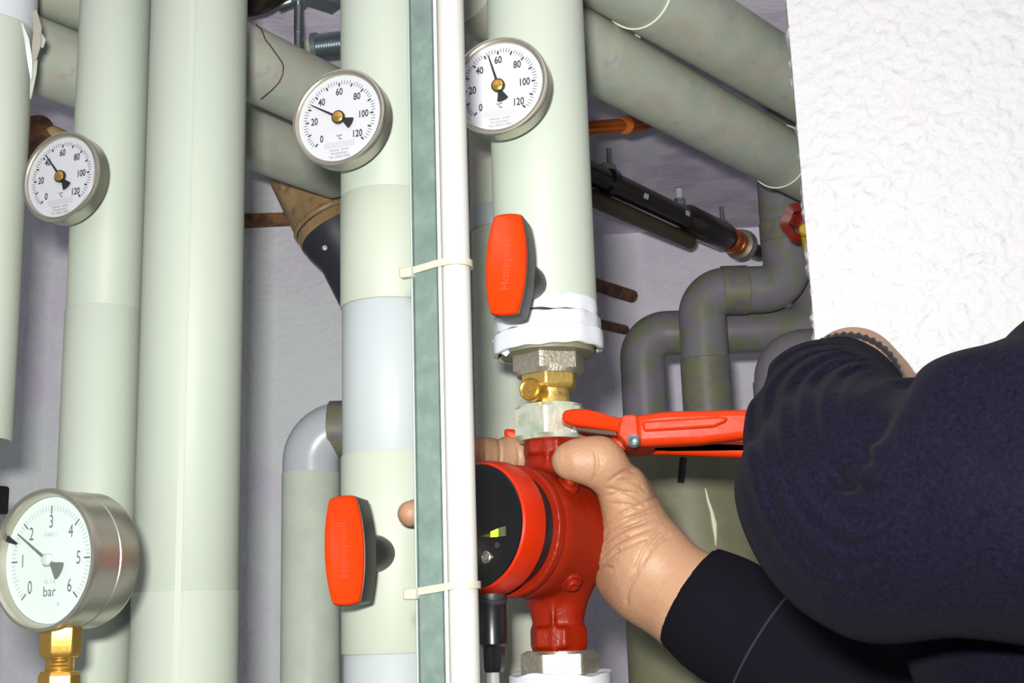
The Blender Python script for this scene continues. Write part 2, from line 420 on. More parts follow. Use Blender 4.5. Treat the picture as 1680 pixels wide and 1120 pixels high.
strip([P(57, 98, Yt), P(55, 120, Yt - .003), P(52, 145, Yt), P(50, 162, Yt)], [.005, .005, .003, .001], (.3, -1, 0), jacket, 'torn_tape', t0)
strip([P(36, 38, Yt - .03), P(44, 65, Yt - .03), P(49, 100, Yt - .022), P(51, 130, Yt - .015)], [.001, .004, .004, .001], (.3, -1, 0), tape_white, 'torn_tape', t0)
strip([P(66, 55, Yt + .002), P(71, 66, Yt), P(69, 78, Yt)], [.003, .005, .002], (-.4, -1, 0), tape_white, 'torn_tape', t0)
t1 = vpipe('insulated_pipe', A1, r1, [(None, 497, jacket, .0), (497, 1300, jacket, .0008), (1300, None, jacket, 0)], 'slim pale green insulated pipe second from the left, behind the big pressure gauge')
t2 = vpipe('insulated_pipe', A2, r2, [(None, 968, jacket, .0), (968, None, jacket, .0005)], 'widest pale green pipe left of the bare lilac wall, no fittings on it')
# longitudinal seam overlap
d2 = (-Vector((A2.x, A2.y, 0))).normalized(); sd = Vector((d2.x * math.cos(R(9)) - d2.y * math.sin(R(9)), d2.x * math.sin(R(9)) + d2.y * math.cos(R(9)), 0))
sd = Vector((d2.x * math.cos(R(-8)) - d2.y * math.sin(R(-8)), d2.x * math.sin(R(-8)) + d2.y * math.cos(R(-8)), 0))
q2 = Vector((A2.x, A2.y, 0)) + sd * (r2 + .0002); tt = Vector((-sd.y, sd.x, 0))
strip([(q2.x, q2.y, .05), (q2.x, q2.y, 1.0), (q2.x, q2.y, CEIL - .01)], .005, sd, jacket, 'seam_strip', t2, .0005)
t3 = vpipe('insulated_pipe', A3, r3, [(None, 302, jacket, 0), (302, 486, jacket_warm, .0006), (486, 737, jacket_blue, -.0006), (737, 1072, jacket_warm, .0006), (1072, None, jacket_blue, -.0012)],
           'pale pipe beside the steel channel, with a bluish middle sleeve and red handle')
zt = zpix(A4, r4, 478); ze = zpix(A4, r4, 562)
t4 = vpipe('insulated_pipe', A4, r4, [(None, 500, jacket, 0)], 'pale green insulated pipe ending in white tape above the red pump', z_lo=ze + .01)
# wound white tape
for (pa, pb, dr) in ((476, 502, .0012), (503, 529, .0024), (530, 562, .0038)):
    za, zb = zpix(A4, r4, pa), zpix(A4, r4, pb)
    def wob(i, a, rr, z, dr=dr, pa=pa):
        return rr + .0006 * math.sin(5 * a + pa) + .0004 * math.sin(11 * a), z + .0016 * math.sin(a * 1 + pa * .05) + .0005 * math.sin(a * 5) + .0004 * math.sin(13 * a + pa)
    obj('tape_band', xf(lathe([(r4 + dr - .0040, zb), (r4 + dr - .0012, zb), (r4 + dr - .0002, zb + .0012), (r4 + dr, (za + zb) / 2), (r4 + dr - .0004, za - .001), (r4 + dr - .0014, za), (r4 + dr - .0035, za)], 96, False, wob), Matrix.Translation((A4.x, A4.y, 0))), tape_white, t4)
Yf = A4.y - r4
strip([P(819, 553, A4.y - .012), P(822, 562, A4.y - .014), P(829, 571, A4.y - .018), P(836, 578, A4.y - .02)], [.012, .011, .010, .008], (-.5, -1, 0), tape_white, 'tape_flap', t4)
obj('insulation_core', xf(lathe([(.018, ze - .004), (r4 - .003, ze - .002), (r4 - .002, ze + .02)], 48), Matrix.Translation((A4.x, A4.y, 0))), olive, t4)
# dull pipe farther back between the conduit and the taped pipe
AB, rB = vaxis(776, 872, 520, 1.16)
tB = vpipe('insulated_pipe', AB, rB, [(None, 330, jacket_back, 0), (330, 366, jacket_blue, .001), (366, None, jacket_back, 0)], 'dull green pipe farther back, seen between white conduit and red pump')

# ------------------------------------------------------------------ horizontal insulated pipes under the ceiling
def proj(p):
    v = RM.transposed() @ (Vector(p) - CAM); return (840 + v.x / -v.z * F, 560 - v.y / -v.z * F, -v.z)
def hline(pa, Ya, pb):
    a = P(*pa, Ya); d = ray(*pb); b = CAM + d * ((a.z - CAM.z) / d.z); return a, b
def hpipe(pa, Ya, pb, rpx, ext0, ext1, label, m=jacket_back, splits=(), group='insulated pipes under the ceiling'):
    a, b = hline(pa, Ya, pb); h = (b - a).normalized(); r = M(rpx, a); L = (b - a).length
    s = [-ext0] + [f * L for f in splits] + [L + ext1]
    lowp = a - Vector((0, 0, r)); t = thing('ceiling_pipe', lowp, label, 'pipe', group)
    for i in range(len(s) - 1):
        m4 = frame(a + h * s[i], h, (0, 0, 1)); ln = s[i + 1] - s[i]; rr = r + (.0002 if i % 2 else 0)
        obj('jacket_section', xf(lathe([(rr - .003, 0), (rr, .0005), (rr, ln - .0005), (rr - .003, ln)], 56), m4), m, t)
    return a, h, r, t
def cutL(a, h, Ymax, r=0): return (Ymax - a.y) / h.y
LA, lh, lr, lt = hpipe((90, 103), 1.24, (480, 250), 61, .07, .08, 'lower dull green pipe crossing behind the left risers under the ceiling')
UA, uh, ur, ut = hpipe((405, 101), 1.25, (555, 172), 60, .07, .1, 'upper dull green pipe with a thin dark wire behind the left risers')
hpipe((95, -28), 1.22, (300, 58), 62, .05, .02, 'topmost dull green pipe at the upper left, above the crossing pipe')
RA, rh, rr_, rt = hpipe((963, 84), 1.2, (1311, 275), 61, .19, .22, 'lower sloping dull green pipe running behind the white wall')
TA, th_, tr_, tt_ = hpipe((1000, -50), 1.13, (1261, 109), 68, .10, .25, 'upper sloping dull green pipe in the top right, behind the white wall')
def ray_cyl(px, py, a, h, r):
    d = ray(px, py); o = CAM - a; dp = d - h * d.dot(h); op = o - h * o.dot(h)
    A = dp.dot(dp); B = 2 * dp.dot(op); C = op.dot(op) - r * r; D = max(B * B - 4 * A * C, 0)
    return CAM + d * ((-B - math.sqrt(D)) / (2 * A))
wp = [ray_cyl(x, y, UA, uh, ur + .001) for x, y in ((420, 40), (429, 48), (433, 58), (436, 66), (443, 74), (452, 87), (462, 101), (465, 108), (464, 122), (458, 135), (447, 147), (434, 158), (428, 163))]
obj('loose_wire', sweep(wp, .0007, 6), wire_dark, ut)
def ring(a, h, pt, r, thick, m, parent, name='binding_wire', tilt=.0):
    s = (pt - a).dot(h); c = a + h * s; N = (h + Vector((0, 0, tilt))).normalized(); m4 = frame(c, N)
    n = 40; pts = [m4 @ Vector((r * math.cos(2 * math.pi * k / n), r * math.sin(2 * math.pi * k / n), 0)) for k in range(n + 1)]
    return obj(name, sweep(pts, thick, 6), m, parent)
ring(TA, th_, ray_cyl(1060, 30, TA, th_, tr_), tr_ + .002, .0011, wire_white, tt_, tilt=.3)
ring(RA, rh, ray_cyl(1290, 300, RA, rh, rr_), rr_ + .002, .0011, wire_white, rt, tilt=.1)
obj('seam_clip', xf(box(-.003, .003, -.003, .003, -.006, .006), frame(ray_cyl(1046, 55, RA, rh, rr_ + .002), (0, -1, 0))), wire_white, rt)

# ------------------------------------------------------------------ wall services at the left and top
# brown waste pipe with rubber sleeve
a = P(478, 235, 1.71); b = P(545, 362, 1.70); c_ = P(640, 560, 1.70); ax = (b - a).normalized()
tw = thing('waste_pipe', c_, 'brown stained waste pipe dropping diagonally into a black rubber sleeve', 'pipe')
rw = M(66, b)
obj('pipe_body', sweep([a - ax * .25, b + ax * .02], [rw * .8, rw], 40), brown_pipe, tw)
obj('collar_ring', xf(lathe([(rw, -.004), (rw + .001, -.003), (rw + .002, 0), (rw + .001, .003), (rw, .004)], 48), frame(b, ax)), brown_pipe, tw)
dn = (c_ - b).normalized()
obj('rubber_sleeve', sweep([b + dn * .001, b + dn * .018, b + dn * .036, b + dn * .06, c_], [rw, rw * .98, rw * .92, rw * .76, rw * .7], 40), rubber, tw)
obj('screw_head', xf(lathe([(.0035, 0), (.0035, .002), (.001, .003)], 12), frame(P(533, 407, 1.70 - rw * .95), (0, -1, 0))), tape_white, tw)
o = obj('wall_ledge', join(box(P(380, 350, 1.8).x, P(520, 350, 1.8).x, 1.79, 1.84, P(440, 366, 1.79).z, P(440, 349, 1.79).z)), rust)
tag(o, 'dark brown rusty bar on the lilac wall beside the waste pipe', 'bar')
# small rusty pipes at the far left
tg = thing('rusty_pipe', P(66, 240, 1.5), 'rusty brown pipe stub behind the leftmost thermometer', 'pipe')
obj('pipe_body', sweep([P(40, 215, 1.55), P(64, 212, 1.5), P(66, 240, 1.48), P(60, 300, 1.48)], .018, 20), rust, tg)
obj('branch', sweep([P(66, 230, 1.49), P(88, 220, 1.49), P(120, 235, 1.49)], .011, 16), brown_pipe, tg)
# hanger rod and fittings at the top
th = thing('threaded_hanger', P(489, 72, 1.30), 'zinc threaded rod with nut hanging above the upper left pipe', 'pipe hanger')
zr = P(489, 72, 1.30)
obj('rod', xf(lathe([(.0045, -.01), (.0045, .012)] + [(.0045 + (.0004 if i % 2 else 0), .012 + i * .0012) for i in range(70)], 16), Matrix.Translation(zr)), steel_d, th)
zn = P(489, 3, 1.30).z - zr.z
obj('nut', xf(lathe([(.010, zn - .003), (.010, zn + .006)], 6), Matrix.Translation(zr)), steel_d, th)
obj('rail', xf(box(-.03, .05, -.012, .012, zn + .006, zn + .02), Matrix.Translation(zr) @ Matrix.Rotation(R(40), 4, 'Z')), steel_d, th)
obj('wing_bolt', sweep([P(455, 8, 1.30), P(474, 3, 1.30), P(489, -4, 1.3)], [.007, .006, .005], 10), steel_d, th)
tf = thing('metal_duct', P(535, 80, 1.44), 'ribbed silvery flexible duct end behind the middle thermometer', 'duct')
fa = P(516, 77, 1.40); fb = P(640, 62, 1.385); fd = fb - fa
obj('ribbed_hose', sweep([fa + fd * (i / 60) for i in range(61)], [.0135 + (.0016 if i % 2 else 0) for i in range(61)], 24), steel_d, tf)
obj('end_band', sweep([fa - fd * .02, fa + fd * .05], .0165, 24), galv, tf)
o = obj('ceiling_duct', sweep([P(455, 78, 1.47), P(640, 42, 1.45)], .020, 24), jacket_back); tag(o, 'shadowed green round duct just under the ceiling behind the middle thermometer', 'duct')
o = obj('dark_cable', sweep(smoothpath([P(395, 12, 1.3), P(430, 4, 1.28), P(465, -20, 1.26)]), .012, 14), black_pipe); tag(o, 'black cable in the top gap between two pale risers', 'cable')
# grey drain pipe at the left
def drain(name, pts, rad, bend, mats_, label, collars=(), group='grey plastic drain pipes'):
    pts = [Vector(p) for p in pts]; t = thing(name, min(pts, key=lambda q: q.z), label, 'pipe', group)
    pth = fillet(pts, bend, 14)
    obj('pipe_body', sweep(pth, rad, 36), mats_[0], t)
    for (q, d, ln, dr, m) in collars:
        d = Vector(d).normalized()
        obj('socket', xf(lathe([(rad, 0), (rad + dr, .0008), (rad + dr, ln - .0008), (rad, ln)], 40), frame(Vector(q), d, (0, 0, 1) if abs(d.z) < .9 else (0, 1, 0))), m, t)
    return t
ye = 1.54
pd = P(510, 775, ye); rd = M(46, pd)
pe = P(512, 706, ye); pe.x = pd.x
pr = Vector((P(720, 700, ye).x, pd.y, P(600, 706, ye).z))
te = drain('drain_pipe', [(pd.x, pd.y, .02), (pd.x, pd.y, pe.z), (pr.x, pr.y, pe.z)], rd, rd * 1.12, [grey_elbow_l], 'light grey drain pipe with an elbow left of the lower red handle', [])
obj('lower_pipe', tubez(Vector((pd.x, pd.y, 0)), rd + .0008, .02, P(510, 776, ye).z), grey_pipe_l, te)
obj('socket', xf(lathe([(rd, 0), (rd + .0015, .001), (rd + .0015, .03), (rd, .031)], 40), frame((P(541, 700, ye).x, pd.y, pe.z), (1, 0, 0))), grey_ring, te)
o = obj('screw_anchor', xf(lathe([(.006, 0), (.006, .004), (.002, .005)], 14), frame(P(425, 905, 1.817), (0, -1, 0))), rust); tag(o, 'small dark plug hole in the lilac wall near the lower red handle', 'wall plug')
o = obj('screw_anchor', xf(lathe([(.006, 0), (.006, .004), (.002, .005)], 14), frame(P(404, 1011, 1.817), (0, -1, 0))), rust); tag(o, 'dark plug low on the wall just right of the widest pipe', 'wall plug')

# ------------------------------------------------------------------ right niche: grey drains, black pipe, valve, tank
yA, yB, yC = 1.80, 1.72, 1.80
def vz(px, py, y): return P(px, py, y).z
rA = M(37, P(1056, 600, yA)); xA = P(1056, 620, yA).x; zA = vz(1080, 547, yA)
drain('drain_pipe', [(xA, yA, .02), (xA, yA, zA), (P(1338, 530, yA).x, yA, zA), (P(1338, 530, yA).x, yA, CEIL - .01)], rA, rA * 1.15, [grey_pipe], 'grey drain pipe with the leftmost low elbow, behind the double bend')
rBp = M(39, P(1158, 600, yB)); xB = P(1157, 600, yB).x; zB = vz(1200, 476, yB); xB2 = P(1288, 400, yB).x
drain('drain_pipe', [(xB, yB, .02), (xB, yB, zB), (xB2, yB, zB), (xB2, yB, CEIL - .01)], rBp, rBp * 1.15, [grey_pipe], 'grey drain pipe with a double bend below the red valve wheel',
      [((P(1183, 476, yB).x, yB, zB), (1, 0, 0), .036, .0015, grey_ring), ((xB, yB, vz(1157, 590, yB) - .1), (0, 0, 1), .1, .0012, grey_ring), ((xB2, yB, vz(1280, 400, yB)), (0, 0, 1), .03, .0015, grey_ring)])
rC = M(39, P(1280, 600, yC)); xC = P(1279, 640, 1.62).x; yC2 = 1.62; zC = vz(1300, 580, yC2)
drain('drain_pipe', [(xC, yC2, .02), (xC, yC2, zC), (P(1480, 560, yC2).x, yC2, zC)], rC * .92, rC * 1.05, [grey_pipe], 'grey drain pipe elbow half hidden behind the navy sleeve',
      [((xC, yC2, vz(1279, 625, yC2) - .02), (0, 0, 1), .02, .002, grey_pipe)])
# black pipe with clamps
ba, bb = hline((985, 292), 1.83, (1195, 392)); bh = (bb - ba).normalized(); brd = M(17, bb)
tb = thing('black_pipe', bb, 'black pipe on ceiling hangers running to a copper fitting in the wall', 'pipe')
obj('pipe_body', sweep([ba - bh * .12, bb + bh * .01], brd, 28), black_pipe, tb)
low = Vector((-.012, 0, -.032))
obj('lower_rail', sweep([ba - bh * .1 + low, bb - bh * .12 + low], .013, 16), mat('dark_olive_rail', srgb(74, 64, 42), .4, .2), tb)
for q, s in ((ba + bh * .02, 1), (bb - bh * .03, 1)):
    obj('hose_clamp', xf(lathe([(brd, -.008), (brd + .004, -.008), (brd + .004, .008), (brd, .008)], 28), frame(q, bh)), blk, tb)
    o1 = obj('clamp_screw', xf(lathe([(.004, 0), (.004, CEIL - q.z - brd)], 10), Matrix.Translation(q + Vector((.004, -.006, brd)))), steel_d, tb)
    obj('clamp_lug', xf(box(-.011, .011, -.006, .006, 0, .008), Matrix.Translation(q + Vector((.0, -brd * .8, brd * .75))) @ Matrix.Rotation(R(30), 4, 'Z')), steel, tb)
    obj('lug_bolt', xf(lathe([(.0045, 0), (.0045, .009), (.002, .011)], 8), frame(q + Vector((-.002, -brd * .7, brd * .75)), (-.1, -1, -.2))), steel, tb)
q = ba + bh * ((P(1162, 372, 2.0) - ba).dot(bh))
obj('hanger_rod', xf(lathe([(.0045, 0), (.0045, CEIL - q.z - .02)], 12), Matrix.Translation(q + Vector((0, 0, .02)))), steel_d, tb)
obj('hanger_sleeve', xf(lathe([(.006, CEIL - q.z - .045), (.006, CEIL - q.z - .003)], 12), Matrix.Translation(q)), tape_white, tb)
obj('rod_nut', xf(lathe([(.009, .018), (.009, .030)], 6), Matrix.Translation(q)), steel_d, tb)
obj('socket', sweep([bb - bh * .16, bb - bh * .15, bb - bh * .02, bb - bh * .01], [brd, brd + .007, brd + .007, brd], 28), black_pipe, tb)
for px, py in ((1060, 322), (1128, 350)):
    s_ = ray_cyl(px, py, ba, bh, brd + .0005)
    obj('pipe_tag', xf(box(-.006, .006, -.004, .004, 0, .001), frame(s_, (s_ - (ba + bh * (s_ - ba).dot(bh))))), tape_white, tb)
obj('copper_coupling', sweep([bb, bb + bh * .004, bb + bh * .018, bb + bh * .020, bb + bh * .022, bb + bh * .036], [brd, brd + .004, brd + .004, brd + .001, brd + .004, brd + .003], 28), copper, tb)
obj('wall_sleeve', sweep([bb + bh * .05, bb + bh * .3], brd * .85, 24), black_pipe, tb)
obj('wall_rosette', sweep([bb + bh * .036, bb + bh * .04, bb + bh * .055, bb + bh * .056], [brd * .9, brd * 1.5, brd * 1.6, brd * .8], 28), steel, tb)
# copper pipe near the ceiling
tc_ = thing('copper_pipe', P(1000, 212, 1.52), 'short orange copper pipe under the lower sloping pipe', 'pipe')
obj('pipe_body', sweep([P(900, 215, 1.5), P(1030, 205, 1.55)], M(12, P(1000, 205, 1.5)), 24), copper, tc_)
obj('elbow_fitting', sweep([P(1026, 205, 1.54), P(1030, 205, 1.55), P(1060, 200, 1.57), P(1085, 190, 1.60)], [M(15, P(1000, 205, 1.5)), M(16, P(1000, 205, 1.5)), M(15, P(1000, 205, 1.5)), M(8, P(1000, 205, 1.5))], 24), copper, tc_)
# rusty stubs coming out of the wall
for k, (p0, p1, rad, lab) in enumerate((((930, 452), (1038, 486), 11, 'upper rusty brown stub breaking out of the lilac wall'), ((930, 518), (1026, 541), 8, 'lower rusty brown stub beside the leftmost low elbow'))):
    o = obj('rusty_stub', sweep(smoothpath([P(*p0, 2.10), P((p0[0] + p1[0]) / 2, (p0[1] + p1[1]) / 2, 2.18), P(*p1, 2.25)]), M(rad, P(*p0, 2.15)), 10), rust); tag(o, lab, 'pipe stub')
# red valve wheel with yellow lever
tv = thing('gate_valve', P(1312, 392, 1.55), 'red valve handwheel with yellow lever at the white wall edge', 'valve')
wc = P(1316, 364, 1.55); wm = frame(wc, (-.55, -1, -.1)); wr = M(33, wc)
V = []; Fc = []
outer = [(wr * (1 + .07 * math.cos(6 * t)) * math.cos(t), wr * (1 + .07 * math.cos(6 * t)) * math.sin(t)) for t in [2 * math.pi * k / 48 for k in range(48)]]
inner = [(x * .58, y * .58) for x, y in outer]
V = [(x, y, z) for z in (-.007, .007) for x, y in outer] + [(x, y, z) for z in (-.004, .004) for x, y in inner]
for k in range(48):
    k2 = (k + 1) % 48; Fc += [(k, k2, 48 + k2, 48 + k), (96 + k2, 96 + k, 144 + k, 144 + k2), (48 + k, 48 + k2, 144 + k2, 144 + k), (k2, k, 96 + k, 96 + k2)]
obj('rim', xf((V, Fc), wm), wheel_red, tv, 50)
for k in range(3):
    an = 2 * math.pi * k / 3 + .6
    obj('spoke', xf(box(-.005, wr * .7, -wr * .28, wr * .28, -.003, .003), wm @ Matrix.Rotation(an, 4, 'Z')), wheel_red, tv, bevel=.001)
obj('hub', xf(lathe([(.010, -.02), (.010, .006), (.006, .009)], 20), wm), wheel_red, tv)
obj('yellow_knob', xf(lathe([(.0075, .0), (.0085, .004), (.0085, .012), (.006, .015)], 20), frame(P(1322, 379, 1.52), (-.3, -1, -.1))), yellow, tv)
obj('yellow_lever', sweep([P(1322, 388, 1.525), P(1327, 410, 1.52), P(1331, 432, 1.515), P(1332, 440, 1.515)], [.006, .007, .0065, .003], 14), yellow, tv)
# olive tank
tk = P(1146, 900, 1.48); rk = M(118, tk)
tt5 = thing('olive_tank', (tk.x, tk.y + .06, .02), 'olive grey metal tank behind the gripping hand, with a pale scratch', 'tank')
kz = vz(1146, 722, 1.45)
obj('shell', xf(lathe([(rk * .98, 0.02), (rk, .03), (rk, kz - .03), (rk * .96, kz - .01), (rk * .85, kz)], 64), Matrix.Translation((tk.x, tk.y + .06, 0))), olive, tt5)
tc2 = Vector((tk.x, tk.y + .06, 0))
sp = [ray_cyl(x, y, tc2, Vector((0, 0, 1)), rk + .0003) for x, y in ((1157, 800), (1162, 822), (1168, 840), (1172, 860), (1174, 882), (1174, 895))]
obj('scratch', sweep(sp, [.0006, .0016, .002, .0032, .0014, .0005], 8), scratch_m, tt5)
obj('slot', sweep([ray_cyl(x, y, tc2, Vector((0, 0, 1)), rk + .0002) for x, y in ((1121, 750), (1117, 792))], .004, 8), blk, tt5)
# dark box at the left edge
o = obj('junction_box', xf(box(-.06, 0, -.02, .02, 0, .027), Matrix.Translation(P(-14, 842, 1.2)) @ Matrix.Rotation(R(-30), 4, 'Z')), blk, None, 0, .003); tag(o, 'black box at the left photo edge above the pressure gauge', 'box')

# ------------------------------------------------------------------ steel channel, conduit, ties
Yc = .735
pc0 = P(692, 300, Yc); cw = M(45, pc0)
def vx(px, py, Y): q = P(px, py, Y); return q
cx0 = P(672, 300, Yc).x; cx1 = P(718, 300, Yc).x
tch = thing('steel_channel', ((cx0 + cx1) / 2, Yc, .02), 'galvanised steel channel running floor to ceiling beside the white conduit', 'channel')
zb, ztop = .02, CEIL - .005
m4 = Matrix.Translation((cx1, Yc, 0)) @ Matrix.Rotation(R(-24), 4, 'Z')
ww = (cx1 - cx0) / math.cos(R(24)) * 1.0
obj('web', xf(box(-ww, 0, 0, .002, zb, ztop), m4), galv, tch, 0)
obj('flange', xf(box(-ww, -ww + .002, 0, .022, zb, ztop), m4), galv, tch, 0)
obj('flange', xf(box(-.002, 0, 0, .022, zb, ztop), m4), galv, tch, 0)
obj('edge_glint', xf(lathe([(.0011, zb), (.0011, ztop)], 14), m4 @ Matrix.Translation((.0004, -.0002, 0))), galv_glint, tch)  # bead added so the web edge shows a thin highlight line
obj('edge_glint', xf(lathe([(.0007, zb), (.0007, ztop)], 14), m4 @ Matrix.Translation((-ww, -.0001, 0))), mat('faint_edge_glint', (.26, .32, .29), .5, .3), tch)  # fainter highlight of the left edge, also put into the colour
ACx, rC2 = vaxis(720.5, 768, 300, NV.dot(P(744, 300, Yc + .006) - Vector((0, 0, P(744, 300, Yc + .006).z))))
o = obj('white_conduit', tubez(ACx, rC2, .02, CEIL - .005), white_pl); tag(o, 'white plastic conduit pipe tied to the steel channel in the foreground', 'conduit')
def tie(py, label):
    z = zpix(ACx, rC2, py)
    t = thing('cable_tie', (ACx.x, ACx.y, z), label, 'cable tie', 'nylon cable ties on the conduit')
    pts = []
    chl = m4 @ Vector((-ww - .001, -.001, 0)); chr_ = m4 @ Vector((.002, -.0022, 0)); chb = m4 @ Vector((-ww - .001, .024, 0))
    rr = rC2 + .0006
    for p in (chl, chr_): pts.append(Vector((p.x, p.y, z + (0 if p is chl else .0022))))
    for a in range(-125, 100, 12):
        an = R(a); pts.append(Vector((ACx.x + rr * math.cos(an), ACx.y + rr * math.sin(an), z + .003)))
    pts += [Vector((chb.x + .02, chb.y + .002, z)), Vector((chb.x, chb.y, z)), Vector((chl.x, chl.y, z))]
    V = []; Fc = []; n = len(pts); hw = .0021
    for i, p in enumerate(pts):
        t_ = pts[min(i + 1, n - 1)] - pts[max(i - 1, 0)]; nn = Vector((t_.y, -t_.x, 0)).normalized()
        for s, u in ((-1, 0), (1, 0), (1, 1), (-1, 1)): V.append(p + Vector((0, 0, hw * s)) + nn * .0011 * u)
    for i in range(n - 1):
        for k in range(4): a = i * 4 + k; b = i * 4 + (k + 1) % 4; Fc.append((a, b, b + 4, a + 4))
    obj('strap', ([tuple(v) for v in V], Fc), tie_m, t, 35)
    hp = P(669, py + 3, chl.y - .002)
    obj('tie_head', xf(box(-.0042, .0042, -.003, .003, -.0032, .0032), Matrix.Translation((chl.x - .0015, chl.y - .001, z - .001)) @ Matrix.Rotation(R(-24), 4, 'Z')), tie_m, t, 30, .0012)
tie(436, 'upper cream cable tie around conduit and channel, level with upper red handle')
tie(968, 'lower cream cable tie around conduit and channel, beside the pump')

# ------------------------------------------------------------------ thermometers
def dialmarks(kind, rd):
    heavy = []; light = []
    if kind == 't':
        for k in range(0, 61):
            v = k * 2; an = R(90 + 135 - v * 2.25); maj = v % 10 == 0
            ln = .0042 if maj else .0034; w_ = .0013 if maj else .0006; rr = rd * .845 - (.0016 if maj else 0)
            (heavy if maj else light).append(rect2(rr * math.cos(an), rr * math.sin(an), ln * (.75 if maj else 1), w_, an, .0003))
        for v in range(0, 121, 20):
            an = R(90 + 135 - v * 2.25); rr = rd * (.62 if v not in (100,) else .59)
            heavy.append(text(str(v), .0082, rr * math.cos(an), rr * math.sin(an), .0003, .74, .022))
        heavy.append(text('°C', .0058, 0, -rd * .46, .0003, .75, .012))
        light.append(text('Heizung - Sanitär', .0026, 0, -rd * .745, .0003, .95))
        light.append(text('Kirchenheim', .0028, 0, -rd * .825, .0003, 1.0))
        light.append(text('Tel. 09221/955', .0030, 0, -rd * .91, .0003, 1.0))
    return join(*heavy), join(*light)
def pointer_poly(L, w0, tail, wt):
    n = 8
    pts = [(-w0 * .2, L), (w0 * .2, L), (w0 / 2, 0), (w0 * .7, -tail * .35), (wt / 2, -tail * .9)]
    pts += [(wt / 2 * math.cos(t), -tail * .9 - wt * .16 * math.sin(t)) for t in [math.pi * k / 8 for k in range(1, 8)]]
    pts += [(-wt / 2, -tail * .9), (-w0 * .7, -tail * .35), (-w0 / 2, 0)]
    return prism(pts, 0, .0005)
def thermometer(px, py, c, rpx, val, azd, axis_pt, label):
    cpt = PR(px, py, c); N = az(azd); m4 = frame(cpt, N); r = M(rpx, cpt); rd = r * .875
    t = thing('thermometer', cpt - Vector((0, 0, r)), label, 'thermometer', 'dial thermometers on the risers')
    D = .013
    obj('casing', xf(lathe([(r * .965, -D), (r * .985, -D), (r * .99, -.003), (r, -.002), (r, .0008), (r * .985, .002), (r * .955, .0022), (r * .945, .0012), (r * .93, .0010), (r * .915, .0018), (r * .895, .0012), (rd * 1.005, -.0016)], 96, True), m4), steel, t, 35)
    obj('dial', xf(lathe([(rd * 1.01, -.003), (rd * 1.01, -.0009)], 72), m4), dial_w, t)
    h, l = dialmarks('t', rd)
    up = m4 @ Matrix.Translation((0, 0, -.0009))
    obj('scale_numbers', xf(h, up), ink, t, 0); obj('fine_print', xf(l, up), ink_l, t, 0)
    obj('grey_bar', xf(prism([(x * rd, y * rd) for x, y in ((-.36, -.68), (.36, -.68), (.38, -.62), (.36, -.55), (-.36, -.55), (-.38, -.62))], .0002, .00035), up), ink_bar, t, 0)
    an = R(135 - val * 2.25)
    obj('pointer', xf(pointer_poly(rd * .78, .0022, rd * .38, rd * .26), m4 @ Matrix.Translation((0, 0, .0006)) @ Matrix.Rotation(an, 4, 'Z')), black_metal, t, 0)
    hb = obj('hub_ring', xf(lathe([(rd * .155, 0), (rd * .155, .0022)], 28), m4), black_metal, t)
    obj('hub_pin', xf(lathe([(rd * .125, 0), (rd * .125, .0026), (rd * .1, .0032), (.0001, .0034)], 28), m4), brass, t)
    a = cpt - N * D; e = cpt - N * .085
    ap = Vector((axis_pt.x, axis_pt.y, cpt.z)); bk = cpt - N * .011
    obj('stem', sweep([bk, bk + (ap - bk) * .9], .008, 20), dark_pl, t)
    obj('case_back', xf(lathe([(r * .97, -D), (r * .8, -D - .003), (.0001, -D - .003)], 64, False), m4), steel, t)
    return t
thermometer(100, 290, .925 - r1 - .03, 77, 43.5, 21, A1, 'thermometer beside the leftmost pipe, needle just above 40 degrees')
thermometer(556, 193, .935 - r3 - .03, 84, 33.5, 19, A3, 'thermometer left of the steel channel, needle between 30 and 40 degrees')
thermometer(818, 141, .93 - r4 - .03, 85, 53, 18, A4, 'thermometer right of the white conduit, needle just below 60 degrees')

